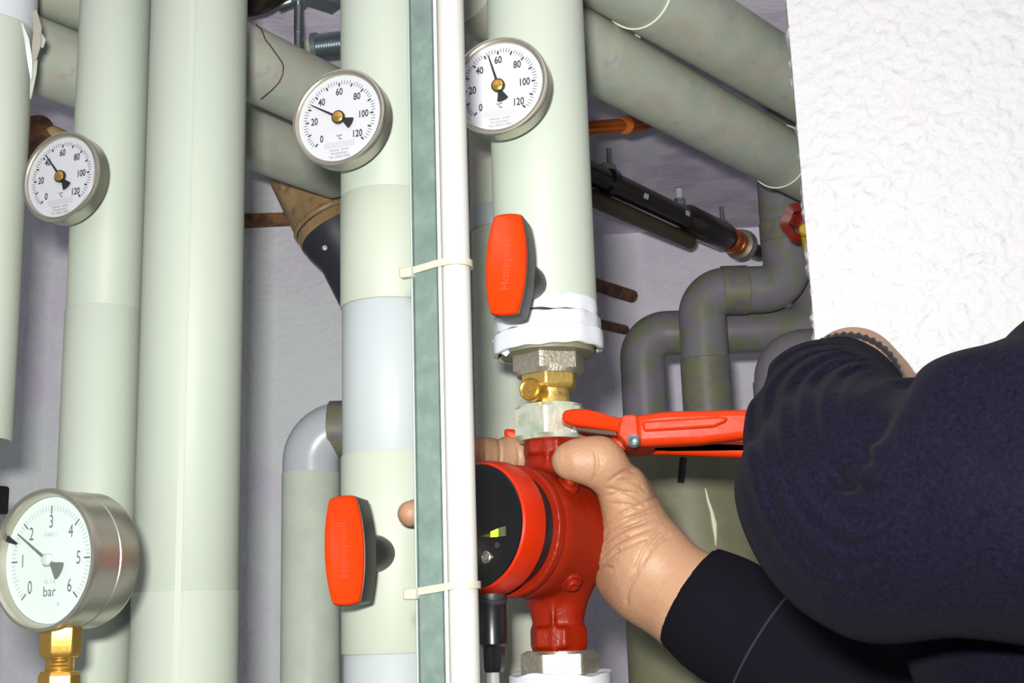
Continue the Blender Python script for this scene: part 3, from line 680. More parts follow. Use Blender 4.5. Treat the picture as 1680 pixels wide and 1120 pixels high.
# ------------------------------------------------------------------ red T-handles
def t_handle(px, py, c, hpx, wpx, tilt, label, faint):
    cpt = PR(px, py, c); N = az(17); H = M(hpx, cpt); W = M(wpx, cpt) / math.cos(R(17))
    m4 = frame(cpt, N) @ Matrix.Rotation(R(tilt), 4, 'Z')
    t = thing('lever_valve', cpt - Vector((0, 0, H / 2)), label, 'valve', 'red-handled valves')
    def outline(s, sh=0):
        pts = []
        W2, H2 = W / 2 * s, H / 2 - W / 2 * (1 - s)
        ys = [i / 14 for i in range(-14, 15)]
        side = lambda y: W2 * (1 - .30 * abs(y) ** 2.2)
        right = [(side(y), y * (H2 - W * .11)) for y in ys]
        top = [(side(1) * math.cos(a) * .999, (H2 - W * .11) + W * .11 * math.sin(a) ** .75) for a in [math.pi * k / 14 for k in range(1, 14)]]
        left = [(-x, y) for x, y in reversed(right)]
        bot = [(x, -y) for x, y in reversed(top)]
        return right + top + left + bot
    def stack(levels):
        V = []; Fc = []; n = None
        for s, z in levels:
            o_ = outline(s); n = len(o_); V += [(x, y, z) for x, y in o_]
        for i in range(len(levels) - 1):
            for k in range(n): a = i * n + k; b = i * n + (k + 1) % n; Fc.append((a, b, b + n, a + n))
        Fc.append(tuple(reversed(range(n)))); Fc.append(tuple(range((len(levels) - 1) * n, len(levels) * n)))
        return V, Fc
    obj('red_cap', xf(stack([(1.0, -.0035), (1.0, -.0015), (.97, -.0003), (.93, 0), (.90, -.0006)]), m4), red_pl, t, 50)
    obj('handle_body', xf(stack([(.88, -.028), (.97, -.025), (1.03, -.0045), (1.03, -.0035), (.98, -.003)]), m4), dark_pl, t, 50)
    rh_ = H * .175
    obj('handle_neck', xf(lathe([(rh_ * .8, -.075), (rh_ * 1.02, -.058), (rh_ * 1.02, -.040), (rh_ * .85, -.034), (rh_ * .8, -.018)], 40), m4), dark_pl, t)
    tx = text('Honeywell', .0095, 0, 0, -.0005, .95)
    V, Fc = tx; V2 = [(x, y, z + .0001) for x, y, z in V]
    obj('embossed_lettering', xf((V2, Fc), m4 @ Matrix.Rotation(R(90), 4, 'Z')), red_pl2, t, 0)
red_pl2 = mat('red_orange_lettering', (.52, .036, .002), .5)
t_handle(829, 432, .93 - r4 - .062, 172, 66, -4, 'red-topped T-handle on the taped pipe above the brass coupling', 0)
t_handle(563, 902, .935 - r3 - .062, 178, 66, 2, 'red-topped T-handle on the pipe beside the steel channel, below the light grey elbow', 1)

# ------------------------------------------------------------------ pressure gauge
gc = P(71, 918, .86); gN = Vector((-math.sin(R(27)), -math.cos(R(27)), -.02)).normalized(); gm = frame(gc, gN); gr = M(117, gc)
tgz = thing('pressure_gauge', gc - Vector((0, 0, gr)), 'large stainless pressure gauge at the lower left, scale zero to six bar', 'pressure gauge')
GD = gr * .92
obj('casing', xf(lathe([(gr * .2, -GD - .001), (gr * .94, -GD), (gr * .975, -GD + .004), (gr * .975, -gr * .50), (gr * .962, -gr * .49), (gr * .962, -gr * .475), (gr * .975, -gr * .465), (gr * .975, -gr * .10), (gr * 1.0, -gr * .09), (gr * 1.0, -.001), (gr * .985, .0015), (gr * .94, .002), (gr * .915, .0005), (gr * .90, -.002), (gr * .885, -.007)], 112), gm), steel, tgz, 35)
rd = gr * .885
obj('dial', xf(lathe([(rd * .998, -.008), (rd * .998, -.0062)], 72), gm), mat('gauge_dial_white', (.55, .61, .585), .5), tgz)
hv = []; lt_ = []
for k in range(0, 61):
    v = k / 10; an = R(90 + 135 - v * 45); maj = k % 10 == 0; half = k % 5 == 0
    ln = .0055 if maj else (.0045 if half else .0036); rr = rd * .86 - ln / 2
    (hv if maj else lt_).append(rect2(rr * math.cos(an), rr * math.sin(an), ln, .0011 if maj else .0005, an, .0003))
for v in range(7):
    an = R(90 + 135 - v * 45); rr = rd * .60
    hv.append(text(str(v), .0125, rr * math.cos(an) * 1.02, rr * math.sin(an), .0003, .72))
hv.append(text('bar', .0095, 0, -rd * .50, .0003, .95))
lt_.append(text('EN837-1', .0038, 0, rd * .40, .0003, .9)); lt_.append(text('KL 1.6', .0042, 0, -rd * .34, .0003, .9)); lt_.append(text('A', .005, rd * .2, -rd * .70, .0003))
up = gm @ Matrix.Translation((0, 0, -.0062))
obj('scale_numbers', xf(join(*hv), up), mat('gauge_ink', srgb(84, 90, 96), .6), tgz, 0)
obj('fine_print', xf(join(*lt_), up), mat('gauge_ink_pale', srgb(150, 158, 160), .6), tgz, 0)
an = R(135 - 1.75 * 45)
obj('pointer', xf(pointer_poly(rd * .80, .0022, rd * .36, rd * .30), up @ Matrix.Translation((0, 0, .003)) @ Matrix.Rotation(an, 4, 'Z')), mat('gauge_pointer', srgb(96, 102, 100), .4), tgz, 0)
obj('hub_pin', xf(lathe([(rd * .10, 0), (rd * .10, .004), (rd * .07, .0055), (.0001, .006)], 28), up), mat('hub_grey', (.42, .46, .45), .5), tgz)
an = R(90 + 135 - 1.52 * 45)
obj('marker_hand', xf(prism([(rd * .74, -.0007), (rd * .98, -.0022), (rd * .98, .0022), (rd * .74, .0007)], .003, .0042), up @ Matrix.Rotation(an, 4, 'Z')), black_metal, tgz, 0)
gl = bpy.data.materials.new('gauge_glass'); gl.use_nodes = True; nt = gl.node_tree
for n in list(nt.nodes): nt.nodes.remove(n)
ou = nt.nodes.new('ShaderNodeOutputMaterial'); mx = nt.nodes.new('ShaderNodeMixShader'); tr = nt.nodes.new('ShaderNodeBsdfTransparent'); gs = nt.nodes.new('ShaderNodeBsdfGlossy')
tr.inputs[0].default_value = (.985, 1, .99, 1); gs.inputs['Roughness'].default_value = .08; mx.inputs[0].default_value = .02
nt.links.new(tr.outputs[0], mx.inputs[1]); nt.links.new(gs.outputs[0], mx.inputs[2]); nt.links.new(mx.outputs[0], ou.inputs[0])
obj('glass_lens', xf(lathe([(gr * .895, -.0032), (gr * .895, -.0022)], 64), gm), gl, tgz)
# slot vent on the casing
# brass connector under the gauge
gb = gc - gN * (GD * .42)
tbz = thing('brass_fitting', (gb.x, gb.y, 1.2), 'brass hex fitting screwed into the bottom of the pressure gauge', 'fitting')
zg = gb.z - gr * .96; hw = M(33, gb)
def hexl(prof, twist=0): return xf(lathe(prof, 6), Matrix.Rotation(R(twist), 4, 'Z'))
TM = Matrix.Translation((gb.x, gb.y, 0))
z1 = P(112, 1036, gb.y).z; z2 = P(112, 1078, gb.y).z; z3 = P(112, 1100, gb.y).z
obj('hex_nut', xf(hexl([(hw * .86, z2), (hw, z2 + .004), (hw, z1 + .003)], 22), TM), brass, tbz, 25, .0006)
obj('thread', xf(lathe([(hw * (.66 + (.05 if i % 2 else 0)), z3 - .002 + i * (z2 - z3 + .006) / 12) for i in range(13)], 32), TM), brass, tbz)
obj('lower_hex', xf(hexl([(hw * 1.0, z3 - .06), (hw * 1.0, z3 - .003), (hw * .88, z3)], 22), TM), brass, tbz, 25, .0006)
obj('brass_pipe', xf(lathe([(.011, z3 - .5), (.011, z3 - .05)], 24), TM), brass, tbz)

# ------------------------------------------------------------------ pump string on the taped pipe's axis
AX = Vector((A4.x, A4.y, 0)); TMx = Matrix.Translation(AX)
def za(py): return zpix(A4, .024, py)
kpx = (AX - Vector((CAM.x, CAM.y, 0))).length / F
def mm(px): return px * kpx * .99
def hexnut(name, pt, pb, wpx, m, tw, label, cat='nut', cham=.06, group=None):
    rr = mm(wpx / 2); z0, z1 = za(pb), za(pt)
    t = thing(name, (AX.x, AX.y, z0), label, cat, group)
    n = 6; N_ = 96; V = []; Fc = []; prof = [(1.0, z0 + .0), (1, z1)]
    # hexagon trimmed by a cone: corners drop at the ends
    levels = 9
    for i in range(levels):
        f = i / (levels - 1); z = z0 + (z1 - z0) * f
        for k in range(N_):
            a = 2 * math.pi * k / N_; aa = (a - R(tw)) % (math.pi / 3) - math.pi / 6
            hx = rr * math.cos(math.pi / 6) / math.cos(aa); e = min(f, 1 - f) * (z1 - z0)
            cone = rr * (1 - cham * 2.6) + e * 1.9
            q = min(hx, cone); V.append((q * math.cos(a), q * math.sin(a), z))
    for i in range(levels - 1):
        for k in range(N_): a = i * N_ + k; b = i * N_ + (k + 1) % N_; Fc.append((a, b, b + N_, a + N_))
    Fc.append(tuple(reversed(range(N_)))); Fc.append(tuple(range((levels - 1) * N_, levels * N_)))
    obj('hex_body', xf((V, Fc), TMx), m, t, 22)
    return t
tn = hexnut('union_nut', 553, 608, 126, cast_steel, 16, 'grey cast union nut just under the white tape, above the brass coupling')
zc0, zc1 = za(660), za(598)
tcp = thing('brass_coupling', (AX.x, AX.y, zc0), 'brass coupling with round side plug between the two steel nuts', 'coupling')
obj('hex_collar', xf(hexl([(mm(44), za(632)), (mm(50), za(627)), (mm(50), za(596))], 22), TMx), brass_dull, tcp, 25, .0015)
obj('barrel', xf(lathe([(mm(38), za(665)), (mm(36), za(655)), (mm(34), za(648)), (mm(33), za(630)), (mm(36), za(622))], 48), TMx), brass_dull, tcp)
pp = P(869, 638, AX.y - .028); pN = (Vector((-.42, -1, .02))).normalized(); pm = frame(pp, pN)
obj('side_plug', xf(lathe([(mm(18), -.03), (mm(19), -.004), (mm(19), -.001), (mm(17), 0), (mm(14), -.0008), (mm(13), .0002), (mm(5), .0002), (mm(4), .0010), (.0001, .0012)], 36), pm), brass, tcp)
# cast letters on the barrel
let = text('DN 25 PN16', .0055, 0, 0, 0, .8); V, Fc = let; rb = mm(33) + .0004
V = [(AX.x + rb * math.sin(x / rb + R(16)), AX.y - rb * math.cos(x / rb + R(16)), za(643) + y) for x, y, _ in V]
obj('cast_lettering', (V, Fc), mat('brass_shadow', srgb(120, 96, 44), .5, .6), tcp, 0)
hexnut('union_nut', 658, 716, 128, bright_nut, 20, 'worn shiny union nut gripped by the red wrench jaw')
hexnut('union_nut', 1068, 1112, 128, cast_steel, 2, 'grey cast union nut below the pump at the photo bottom')
# lower insulated pipe
tl = thing('insulated_pipe', (AX.x, AX.y, .02), 'white insulated pipe end just visible under the lowest union nut', 'pipe')
def wobl(i, a, rr, z): return rr, z + (.0012 * math.sin(3 * a + 1) + .0008 * math.sin(8 * a) if i >= 1 else 0)
obj('jacket_section', xf(lathe([(r4 * .95, .02), (r4 * .95, za(1106)), (r4 * .8, za(1105)), (.012, za(1110))], 80, True, wobl), TMx), tape_white, tl)
obj('core_pipe', xf(lathe([(.014, za(1120)), (.014, za(1090))], 24), TMx), cast_steel, tl)

# pump
PZ = P(908, 880, AX.y).z
MA = Vector((-math.sin(R(41)), -math.cos(R(41)), .055)).normalized()
PC = Vector((AX.x, AX.y, PZ))
tp = thing('circulation_pump', (AX.x, AX.y, za(1068)), 'red circulation pump with black display face, held by the bare hand', 'pump')
pmx = frame(PC, MA); pinv = np.array(pmx.inverted())
RB = mm(104)
ztn, zln = za(700) - PZ, za(1075) - PZ
def f_pump(p):
    q = p @ pinv[:3, :3].T.astype(np.float32) + pinv[:3, 3].astype(np.float32)
    rho = np.hypot(q[:, 0], q[:, 1]); z = q[:, 2]
    # drum, slightly tapered to the back with a rounded back edge
    Rz = RB * (0.95 + .06 * np.clip((z + .02) / .08, 0, 1))
    drum = smax(rho - Rz, np.maximum(z - .049, -z - .016), .016)
    dome = smax(rho - RB * .80, np.maximum(z - .01, -z - .026), .012)
    d = smin(drum, dome, .012)
    fl = np.maximum(rho - RB * 1.0, np.maximum(z - .052, .045 - z)) ; d = smin(d, fl, .003)
    x = p[:, 0] - AX.x; y = p[:, 1] - AX.y; zz = p[:, 2] - PZ
    rv = np.hypot(x, y)
    neck = mm(38) + .0022 * np.cos(np.arctan2(y, x) * 2 + .6)
    up_ = np.maximum(rv - (neck + np.clip((.062 - zz) * .25, 0, .01)), np.maximum(zz - (ztn), -zz))
    dn = np.maximum(rv - (neck * .98 + np.clip((.062 + zz) * .25, 0, .01)), np.maximum(zz, (zln) - zz))
    d = smin(d, up_, .010); d = smin(d, dn, .010)
    # hex collar low on the lower neck and a ring on the upper neck
    a = np.arctan2(y, x) + .35; aa = np.mod(a, np.pi / 3) - np.pi / 6
    hx = rv * np.cos(aa) - mm(42); zc = (za(1046) - PZ)
    d = smin(d, smax(hx, np.abs(zz - zc) - .0075, .003), .004)
    zc2 = (za(728) - PZ)
    d = smin(d, smax(hx - .0005, np.abs(zz - zc2) - .006, .003), .004)
    # parting ridge on necks
    ridge = np.maximum(np.abs(y + np.tan(.15) * x + neck) - .004, np.maximum(np.abs(x + .004) - .0012, np.abs(zz) - .085))
    return smin(d, ridge, .003)
lo_b = np.array([AX.x - .085, AX.y - .085, PZ + zln - .004]); hi_b = np.array([AX.x + .07, AX.y + .07, PZ + ztn + .004])
obj('housing', relax(polygonise(f_pump, lo_b, hi_b, .0011), 2), pump_red, tp, 60)
# boss bolts
for (bx, by) in ((932, 796), (937, 953)):
    d = ray(bx, by); tt0 = None
    ts = np.linspace(.80, 1.02, 400); pts = np.array([list(CAM + d * (t / d.y)) for t in ts], np.float32); fv = f_pump(pts)
    hit = pts[np.argmax(fv < 0)]; hit = Vector(hit.tolist())
    eps = .002; nn = Vector([float(f_pump(np.array([[*(hit + Vector(v) * eps)]], np.float32))[0] - f_pump(np.array([[*(hit - Vector(v) * eps)]], np.float32))[0]) for v in ((1, 0, 0), (0, 1, 0), (0, 0, 1))]).normalized()
    nb_ = (nn * .75 + MA * .25).normalized()
    bm4 = frame(hit + nb_ * .0008, nb_)
    obj('bolt_boss', xf(lathe([(mm(19), -.006), (mm(17), .0012), (mm(14), .0022), (mm(12), .0012)], 32), bm4), pump_red, tp)
    obj('bolt_head', xf(lathe([(mm(10), 0), (mm(10), .0045), (mm(8.5), .0055), (mm(5), .0055), (mm(4.5), .0035), (.0001, .0035)], 28), bm4), pump_red, tp)
# motor head
hd = obj('motor_neck', xf(lathe([(RB * .88, .045), (RB * .88, .070)], 72), pmx), blk, tp)
obj('head_ring', xf(lathe([(RB * .93, .066), (RB * .995, .0665), (RB * 1.0, .068), (RB * .985, .080), (RB * .95, .0855), (RB * .915, .0865), (RB * .90, .0855)], 96, True), pmx), pump_ring, tp, 35)
fc = obj('display_face', xf(lathe([(RB * .91, .080), (RB * .91, .0868), (RB * .90, .0875), (RB * .88, .0878), (.0001, .0885)], 96, False), pmx), blk_face, tp, 35)
def on_face(px, py):
    d = ray(px, py); o_ = pmx @ Vector((0, 0, .0884)); t = (o_ - CAM).dot(MA) / d.dot(MA); return pmx.inverted() @ (CAM + d * t)
def facepoly(pts, m, name, z0=.0870, z1=.0889):
    q = [on_face(*p) for p in pts]; return obj(name, xf(prism([(v.x, v.y) for v in q], z0, z1), pmx), m, fc, 0)
facepoly([(790, 879), (803, 875), (803, 881), (790, 880)], led_off, 'level_segment')
facepoly([(805.5, 872), (817, 867), (817, 880), (805.5, 881)], led_on, 'level_segment')
facepoly([(818.5, 866), (829, 863), (829, 879), (818.5, 880)], led_off, 'level_segment')
bp_ = on_face(799, 914)
obj('push_button', xf(lathe([(.0042, .0875), (.0042, .0895), (.0035, .0900), (.0028, .0892), (.0022, .0905), (.0001, .0908)], 28), pmx @ Matrix.Translation((bp_.x, bp_.y, 0))), steel, fc)
bp_ = on_face(816, 894)
obj('logo_dot', xf(lathe([(.002, .0875), (.002, .0889)], 20), pmx @ Matrix.Translation((bp_.x, bp_.y, 0))), dark_pl, fc)
# power plug under the head
pq = P(806, 975, AX.y - .055)
tpl = thing('power_plug', P(808, 1108, AX.y - .055), 'black power plug hanging below the pump display beside the conduit', 'plug')
pt_ = lambda py: P(806 + (py - 975) * .02, py, AX.y - .055)
rp = M(24, pq)
obj('plug_body', sweep([pt_(985), pt_(990), pt_(1056), pt_(1060)], [rp * .9, rp, rp * 1.04, rp * .9], 32), blk, tpl)
obj('plug_collar', sweep([pt_(958), pt_(962), pt_(984), pt_(990)], [rp * .85, rp * .98, rp * .98, rp * .9], 32), dark_pl, tpl)
obj('latch_ring', xf(lathe([(rp, -.0015), (rp * 1.08, -.0015), (rp * 1.08, .0015), (rp, .0015)], 32), frame(pt_(982), (.1, -.25, 1), (0, 1, 0))), dark_pl, tpl)
obj('cable_gland', sweep([pt_(1058), pt_(1062), pt_(1096), pt_(1102)], [rp * .82, rp * .86, rp * .8, rp * .7], 8), blk, tpl, 25)
obj('cord', sweep([pt_(1098), pt_(1130), pt_(1250)], .0045, 16), white_pl, tpl)

# ------------------------------------------------------------------ pipe wrench
def bar(outline_pts, Y0, Y1, thick, m, name, parent, bevel=.002):
    """flat bar: outline in the photo plane set at its own depth, running from Y0 (left) to Y1 (right), with real thickness"""
    x0 = min(p[0] for p in outline_pts); x1 = max(p[0] for p in outline_pts)
    V = []; n = len(outline_pts)
    for s in (0, 1):
        for (x, y) in outline_pts:
            Y = Y0 + (Y1 - Y0) * (x - x0) / (x1 - x0); q = P(x, y, Y); V.append((q.x, q.y + s * thick, q.z))
    Fc = [tuple(range(n)), tuple(reversed(range(n, 2 * n)))] + [((i + 1) % n, i, i + n, (i + 1) % n + n) for i in range(n)]
    return obj(name, (V, Fc), m, parent, 40, bevel)
ywr = AX.y - .066
twr = thing('pipe_wrench', P(1100, 735, ywr), 'red enamelled pipe wrench clamped on the worn shiny nut', 'wrench')
bar([(924, 672), (945, 669), (965, 670), (985, 675), (1006, 682), (1020, 684), (1032, 683), (1032, 715), (1020, 712), (1009, 706), (975, 701), (941, 697), (921, 691)], ywr + .024, ywr, .020, wrench_red, 'front_jaw', twr, .003)
bar([(1018, 686), (1024, 680), (1042, 679), (1046, 684), (1050, 729), (1030, 730), (1014, 712)], ywr - .002, ywr - .002, .026, wrench_red, 'jaw_head', twr, .003)
bar([(1040, 680), (1095, 673), (1237, 670), (1480, 668), (1480, 712), (1226, 717), (1151, 726), (1058, 730), (1042, 729)], ywr, ywr - .02, .022, wrench_red, 'front_handle', twr, .005)
# raised rib on the handle
bar([(1052, 690), (1180, 682), (1196, 684), (1190, 692), (1172, 700), (1056, 708)], ywr - .0022, ywr - .0137, .006, wrench_red, 'pressed_rib', twr, .002)
bar([(941, 697), (975, 701), (1009, 706), (1013, 714), (985, 712), (950, 707)], ywr + .030, ywr + .008, .014, wrench_bare, 'jaw_teeth', twr, .001)
yb_ = ywr + .055
bar([(940, 706), (960, 703), (1010, 712), (1080, 722), (1097, 731), (1226, 722), (1470, 715), (1470, 745), (1223, 749), (1097, 744), (1009, 743), (960, 730)], yb_ + .004, yb_ - .02, .016, wrench_red, 'rear_handle', twr, .004)
bar([(1000, 716), (1060, 722), (1080, 734), (1000, 738)], ywr + .018, ywr + .018, .05, wrench_red, 'pivot_block', twr, .003)
bar([(826, 702), (842, 703), (866, 716), (940, 712), (940, 728), (862, 730), (840, 726), (828, 716)], AX.y + .034, AX.y + .034, .012, wrench_red, 'rear_jaw', twr, .003)
for px in range(6):
    x = 938 + px * 5; bar([(x, 704), (x + 4, 705), (x + 2, 711)], yb_ - .012, yb_ - .012, .02, steel_d, 'tooth', twr, .0003)
obj('pivot_rivet', xf(lathe([(.0048, -.01), (.0048, .001), (.003, .0022), (.001, .0012)], 20), frame(P(1040, 723, ywr - .003), (-.05, -1, -.1))), steel_d, twr)

# ------------------------------------------------------------------ person
def vadd(p, dx=0, dy=0, dz=0): return Vector(p) + Vector((dx, dy, dz))
def finger(pts, rs):
    return [cap_(pts[i], pts[i + 1], rs[i], rs[i + 1]) for i in range(len(pts) - 1)]
# --- gripping hand
Yw = .935
wrist = P(1066, 925, Yw); cuff = P(1150, 990, Yw - .012); fore = P(1330, 1110, Yw - .05)
palm = [cap_(P(1032, 815, .955), P(1062, 905, .945), .019, .026), cap_(P(1014, 830, .975), P(1050, 930, .955), .021, .024),
        cap_(P(1015, 880, .985), P(1030, 945, .955), .020, .021), cap_(P(1012, 850, 1.01), P(1050, 920, .965), .018, .022),
        cap_(P(1008, 930, .975), P(1050, 955, .95), .017, .020)]
thenar = [cap_(P(1022, 800, .935), P(1048, 890, .935), .0165, .021)]
thumb = finger([P(1040, 880, .935), P(1020, 800, .928), P(982, 760, .918), P(944, 755, .916), P(932, 757, .917)], [.018, .0140, .0126, .0116, .0098])
thumb += [cap_(P(986, 752, .917), P(990, 756, .917), .0130, .0130)]
index = finger([P(1018, 815, .995), P(980, 775, 1.035), P(905, 748, 1.03), P(848, 748, 1.01), P(790, 750, .99), P(755, 765, .975)], [.017, .0155, .0145, .0140, .0125, .010])
middle = finger([P(1015, 850, 1.005), P(975, 820, 1.055), P(880, 800, 1.05), P(780, 815, 1.0), P(715, 833, .958), P(673, 842, .938)], [.016, .0150, .0135, .0125, .0110, .0093])
ringf = finger([P(1012, 890, 1.005), P(975, 870, 1.06), P(880, 865, 1.055), P(810, 880, 1.02), P(765, 890, 1.0)], [.016, .0145, .013, .012, .010])
little = finger([P(1010, 925, .99), P(980, 915, 1.05), P(900, 920, 1.045), P(850, 930, 1.02)], [.015, .013, .0115, .009])
arm1 = [cap_(P(1050, 915, .945), wrist, .0265, .0270), cap_(P(1040, 935, .955), P(1070, 960, .945), .022, .026), cap_(wrist, cuff, .0275, .031), cap_(P(1070, 960, .945), P(1140, 1010, .935), .026, .030), cap_(cuff, fore, .031, .040)]
CR = [(P(1000, 782, .93), P(1048, 800, .935)), (P(995, 800, .94), P(1055, 826, .94)), (P(1000, 868, .945), P(1066, 838, .935)), (P(998, 884, .95), P(1072, 852, .935)), (P(1000, 898, .95), P(1075, 868, .935)), (P(1000, 912, .95), P(1072, 892, .935)), (P(1004, 925, .95), P(1060, 912, .93))]
CR += [(P(998, y, .945), P(1078, y - 44, .93)) for y in (860, 876, 890, 905, 919)] + [(P(1000, 812, .93), P(1052, 812, .93)), (P(1004, 826, .93), P(1058, 840, .93))]
CRL = [(P(995, 935, .95), P(1040, 940, .92)), (P(1040, 940, .92), P(1082, 870, .92)), (P(1030, 985, .93), P(1050, 930, .92)), (P(1050, 930, .92), P(1095, 880, .92))]
CRF = [(P(793, 715, .98), P(790, 785, .98)), (P(818, 715, .98), P(814, 785, .98)), (P(850, 735, .99), P(842, 785, .99)), (P(976, 742, .905), P(972, 790, .905)), (P(995, 790, .91), P(1035, 775, .92))]
def segd(p, a, b):
    a = np.array(a, np.float32); b = np.array(b, np.float32); ab = b - a; t = np.clip(((p - a) @ ab) / (ab @ ab), 0, 1)
    return np.linalg.norm(p - a - t[:, None] * ab, axis=1)
def pd2(p, a, b):
    """distance measured across the view direction, so a crease cuts whatever skin lies on its line"""
    return segd(p, a, b)
def hand_field(groups, k_in, k_out, creases=()):
    def f(p):
        d = None
        for g in groups:
            e = None
            for c in g:
                q = d_cap(p, *c[1:]); e = q if e is None else smin(e, q, k_in)
            d = e if d is None else smin(d, e, k_out)
        for (a, b, depth, wd, reach) in creases:
            near = np.abs(d) < .006
            if not near.any(): continue
            idx = np.where(near)[0]; pp_ = p[idx]
            # a sheet through the segment along the line of sight of the skin surface normal: use plane slab
            A = np.array(a, np.float32); B = np.array(b, np.float32); ab = B - A; L = np.linalg.norm(ab); ab = ab / L
            vd = (A + B) / 2 - np.array(CAM, np.float32); vd /= np.linalg.norm(vd); nn = np.cross(ab, vd); nn /= np.linalg.norm(nn)
            s = (pp_ - A) @ ab; u = (pp_ - A) @ nn; w_ = (pp_ - A) @ vd
            s_ = np.clip(s / L, 0, 1); bow = u - .0022 * np.sin(s_ * np.pi)
            m = np.exp(-(bow / wd) ** 2) * np.clip(np.minimum(s, L - s) / .006 + .5, 0, 1) * (np.abs(w_) < reach)
            d[idx] = d[idx] + depth * m
        return d
    return f
crs = [(a, b, .0013, .0010, .035) for a, b in CR] + [(a, b, .0016, .0014, .03) for a, b in CRL] + [(a, b, .0014, .0013, .03) for a, b in CRF]
fh = hand_field([palm + thenar + arm1, thumb, index, middle, ringf, little], .014, .007, crs)
allc = palm + thenar + thumb + index + middle + ringf + little + arm1[:4]
lo_b, hi_b = bounds(allc, .006)
handA = relax(polygonise(fh, lo_b, hi_b, .0010), 1, .35)
# --- arm on the wrench: shoulder, elbow, wrist, hidden fist round the handle end
Sh = P(1850, 762, .52); El = P(1402, 832, .60); Wr = P(1400, 612, .83); Cu = P(1390, 634, .765)
hpt = P(1440, 690, ywr - .012)
fist_palm = [cap_(Wr, P(1430, 640, .85), .027, .0265), cap_(P(1430, 640, .85), P(1455, 668, .862), .026, .024), cap_(P(1420, 640, .85), P(1440, 665, .86), .022, .020)]
fist_f = []
for k in range(4):
    x = 1408 + k * 24
    fist_f.append(finger([P(x + 14, 640, .868), P(x + 6, 648, .925), P(x, 705, .935), P(x, 735, .905), P(x + 4, 725, .868)], [.0125, .0115, .0110, .0105, .009]))
thumb2 = finger([P(1425, 640, .855), P(1392, 680, .848), P(1384, 722, .856), P(1392, 738, .872)], [.015, .0135, .012, .010])
arm2 = [cap_(Wr, Cu, .027, .0275), cap_(Cu, P(1375, 672, .71), .0275, .033)]
fh2 = hand_field([fist_palm + arm2, thumb2] + fist_f, .014, .006)
lo_b, hi_b = bounds(fist_palm + thumb2 + sum(fist_f, []) + arm2, .006)
handB = relax(polygonise(fh2, lo_b, hi_b, .0018), 1, .4)
# --- head, neck (outside the picture, for completeness)
Nk = Sh + Vector((.20, .06, .07)); Hd = Nk + Vector((-.02, .03, .17))
headc = [cap_(Nk - Vector((0, 0, .06)), Nk + Vector((0, .01, .08)), .062, .056), cap_(Hd + Vector((0, -.01, .02)), Hd + Vector((0, .02, .03)), .092, .085), cap_(Hd + Vector((-.05, .02, -.05)), Hd + Vector((-.02, .02, -.07)), .052, .05),
         cap_(Hd + Vector((-.085, .035, .0)), Hd + Vector((-.112, .04, -.028)), .010, .015), cap_(Hd + Vector((.015, -.085, -.005)), Hd + Vector((.02, -.088, -.03)), .015, .009),
         cap_(Hd + Vector((-.088, .02, -.062)), Hd + Vector((-.085, .055, -.062)), .009, .009), cap_(Hd + Vector((-.075, .0, .028)), Hd + Vector((-.07, .07, .028)), .014, .014)]
fhd = hand_field([headc], .03, .01)
lo_b, hi_b = bounds(headc, .01)
head = polygonise(fhd, lo_b, hi_b, .006)
person = obj('person', join(handA, handB, head), skin, None, 80)
tag(person, 'person in a navy sweater reaching in, one hand on the pump, one on the wrench', 'person')
# thumb nail hint and fingertip nail
# --- sweater: wrench arm and torso
Hip = Vector((Sh.x + .24, Sh.y + .14, .98)); Ch = Vector((Sh.x + .19, Sh.y + .10, Sh.z - .14))
# inner-elbow crease fan for the folds
Cc = P(1478, 632, .655)
uE = (El - Cc).normalized(); vW = (Wr - Cc); vW = (vW - uE * vW.dot(uE)).normalized()
Cc_n = np.array(Cc, np.float32); uE_n = np.array(uE, np.float32); vW_n = np.array(vW, np.float32); wE_n = np.cross(uE_n, vW_n)
cuffend = Cu; CAX = (Cu - P(1372, 672, .71)).normalized()
slv = [cap_(Sh, P(1700, 806, .535), .0740, .0590), cap_(P(1700, 806, .535), P(1600, 828, .555), .0590, .0535), cap_(P(1600, 828, .555), P(1450, 842, .588), .0535, .0520), cap_(P(1450, 842, .588), El, .0520, .0485), cap_(El, P(1380, 740, .655), .0485, .0450), cap_(P(1380, 740, .655), P(1372, 672, .71), .0450, .0362), cap_(P(1372, 672, .71), cuffend, .0362, .0300)]
tors = [cap_(P(1790, 900, .66), P(1960, 1250, .70), .105, .12), cap_(Ch + Vector((-.06, 0, .04)), Hip + Vector((-.05, 0, .1)), .125, .135), cap_(Ch + Vector((.08, .03, .04)), Hip + Vector((.08, .03, .1)), .125, .135), cap_(Sh, Ch + Vector((.02, 0, .10)), .070, .10),
        cap_(Ch + Vector((0, 0, .1)), Nk, .09, .066)]
Fx, Fz = (Cc.x - CAM.x) / Cc.y, (Cc.z - CAM.z) / Cc.y
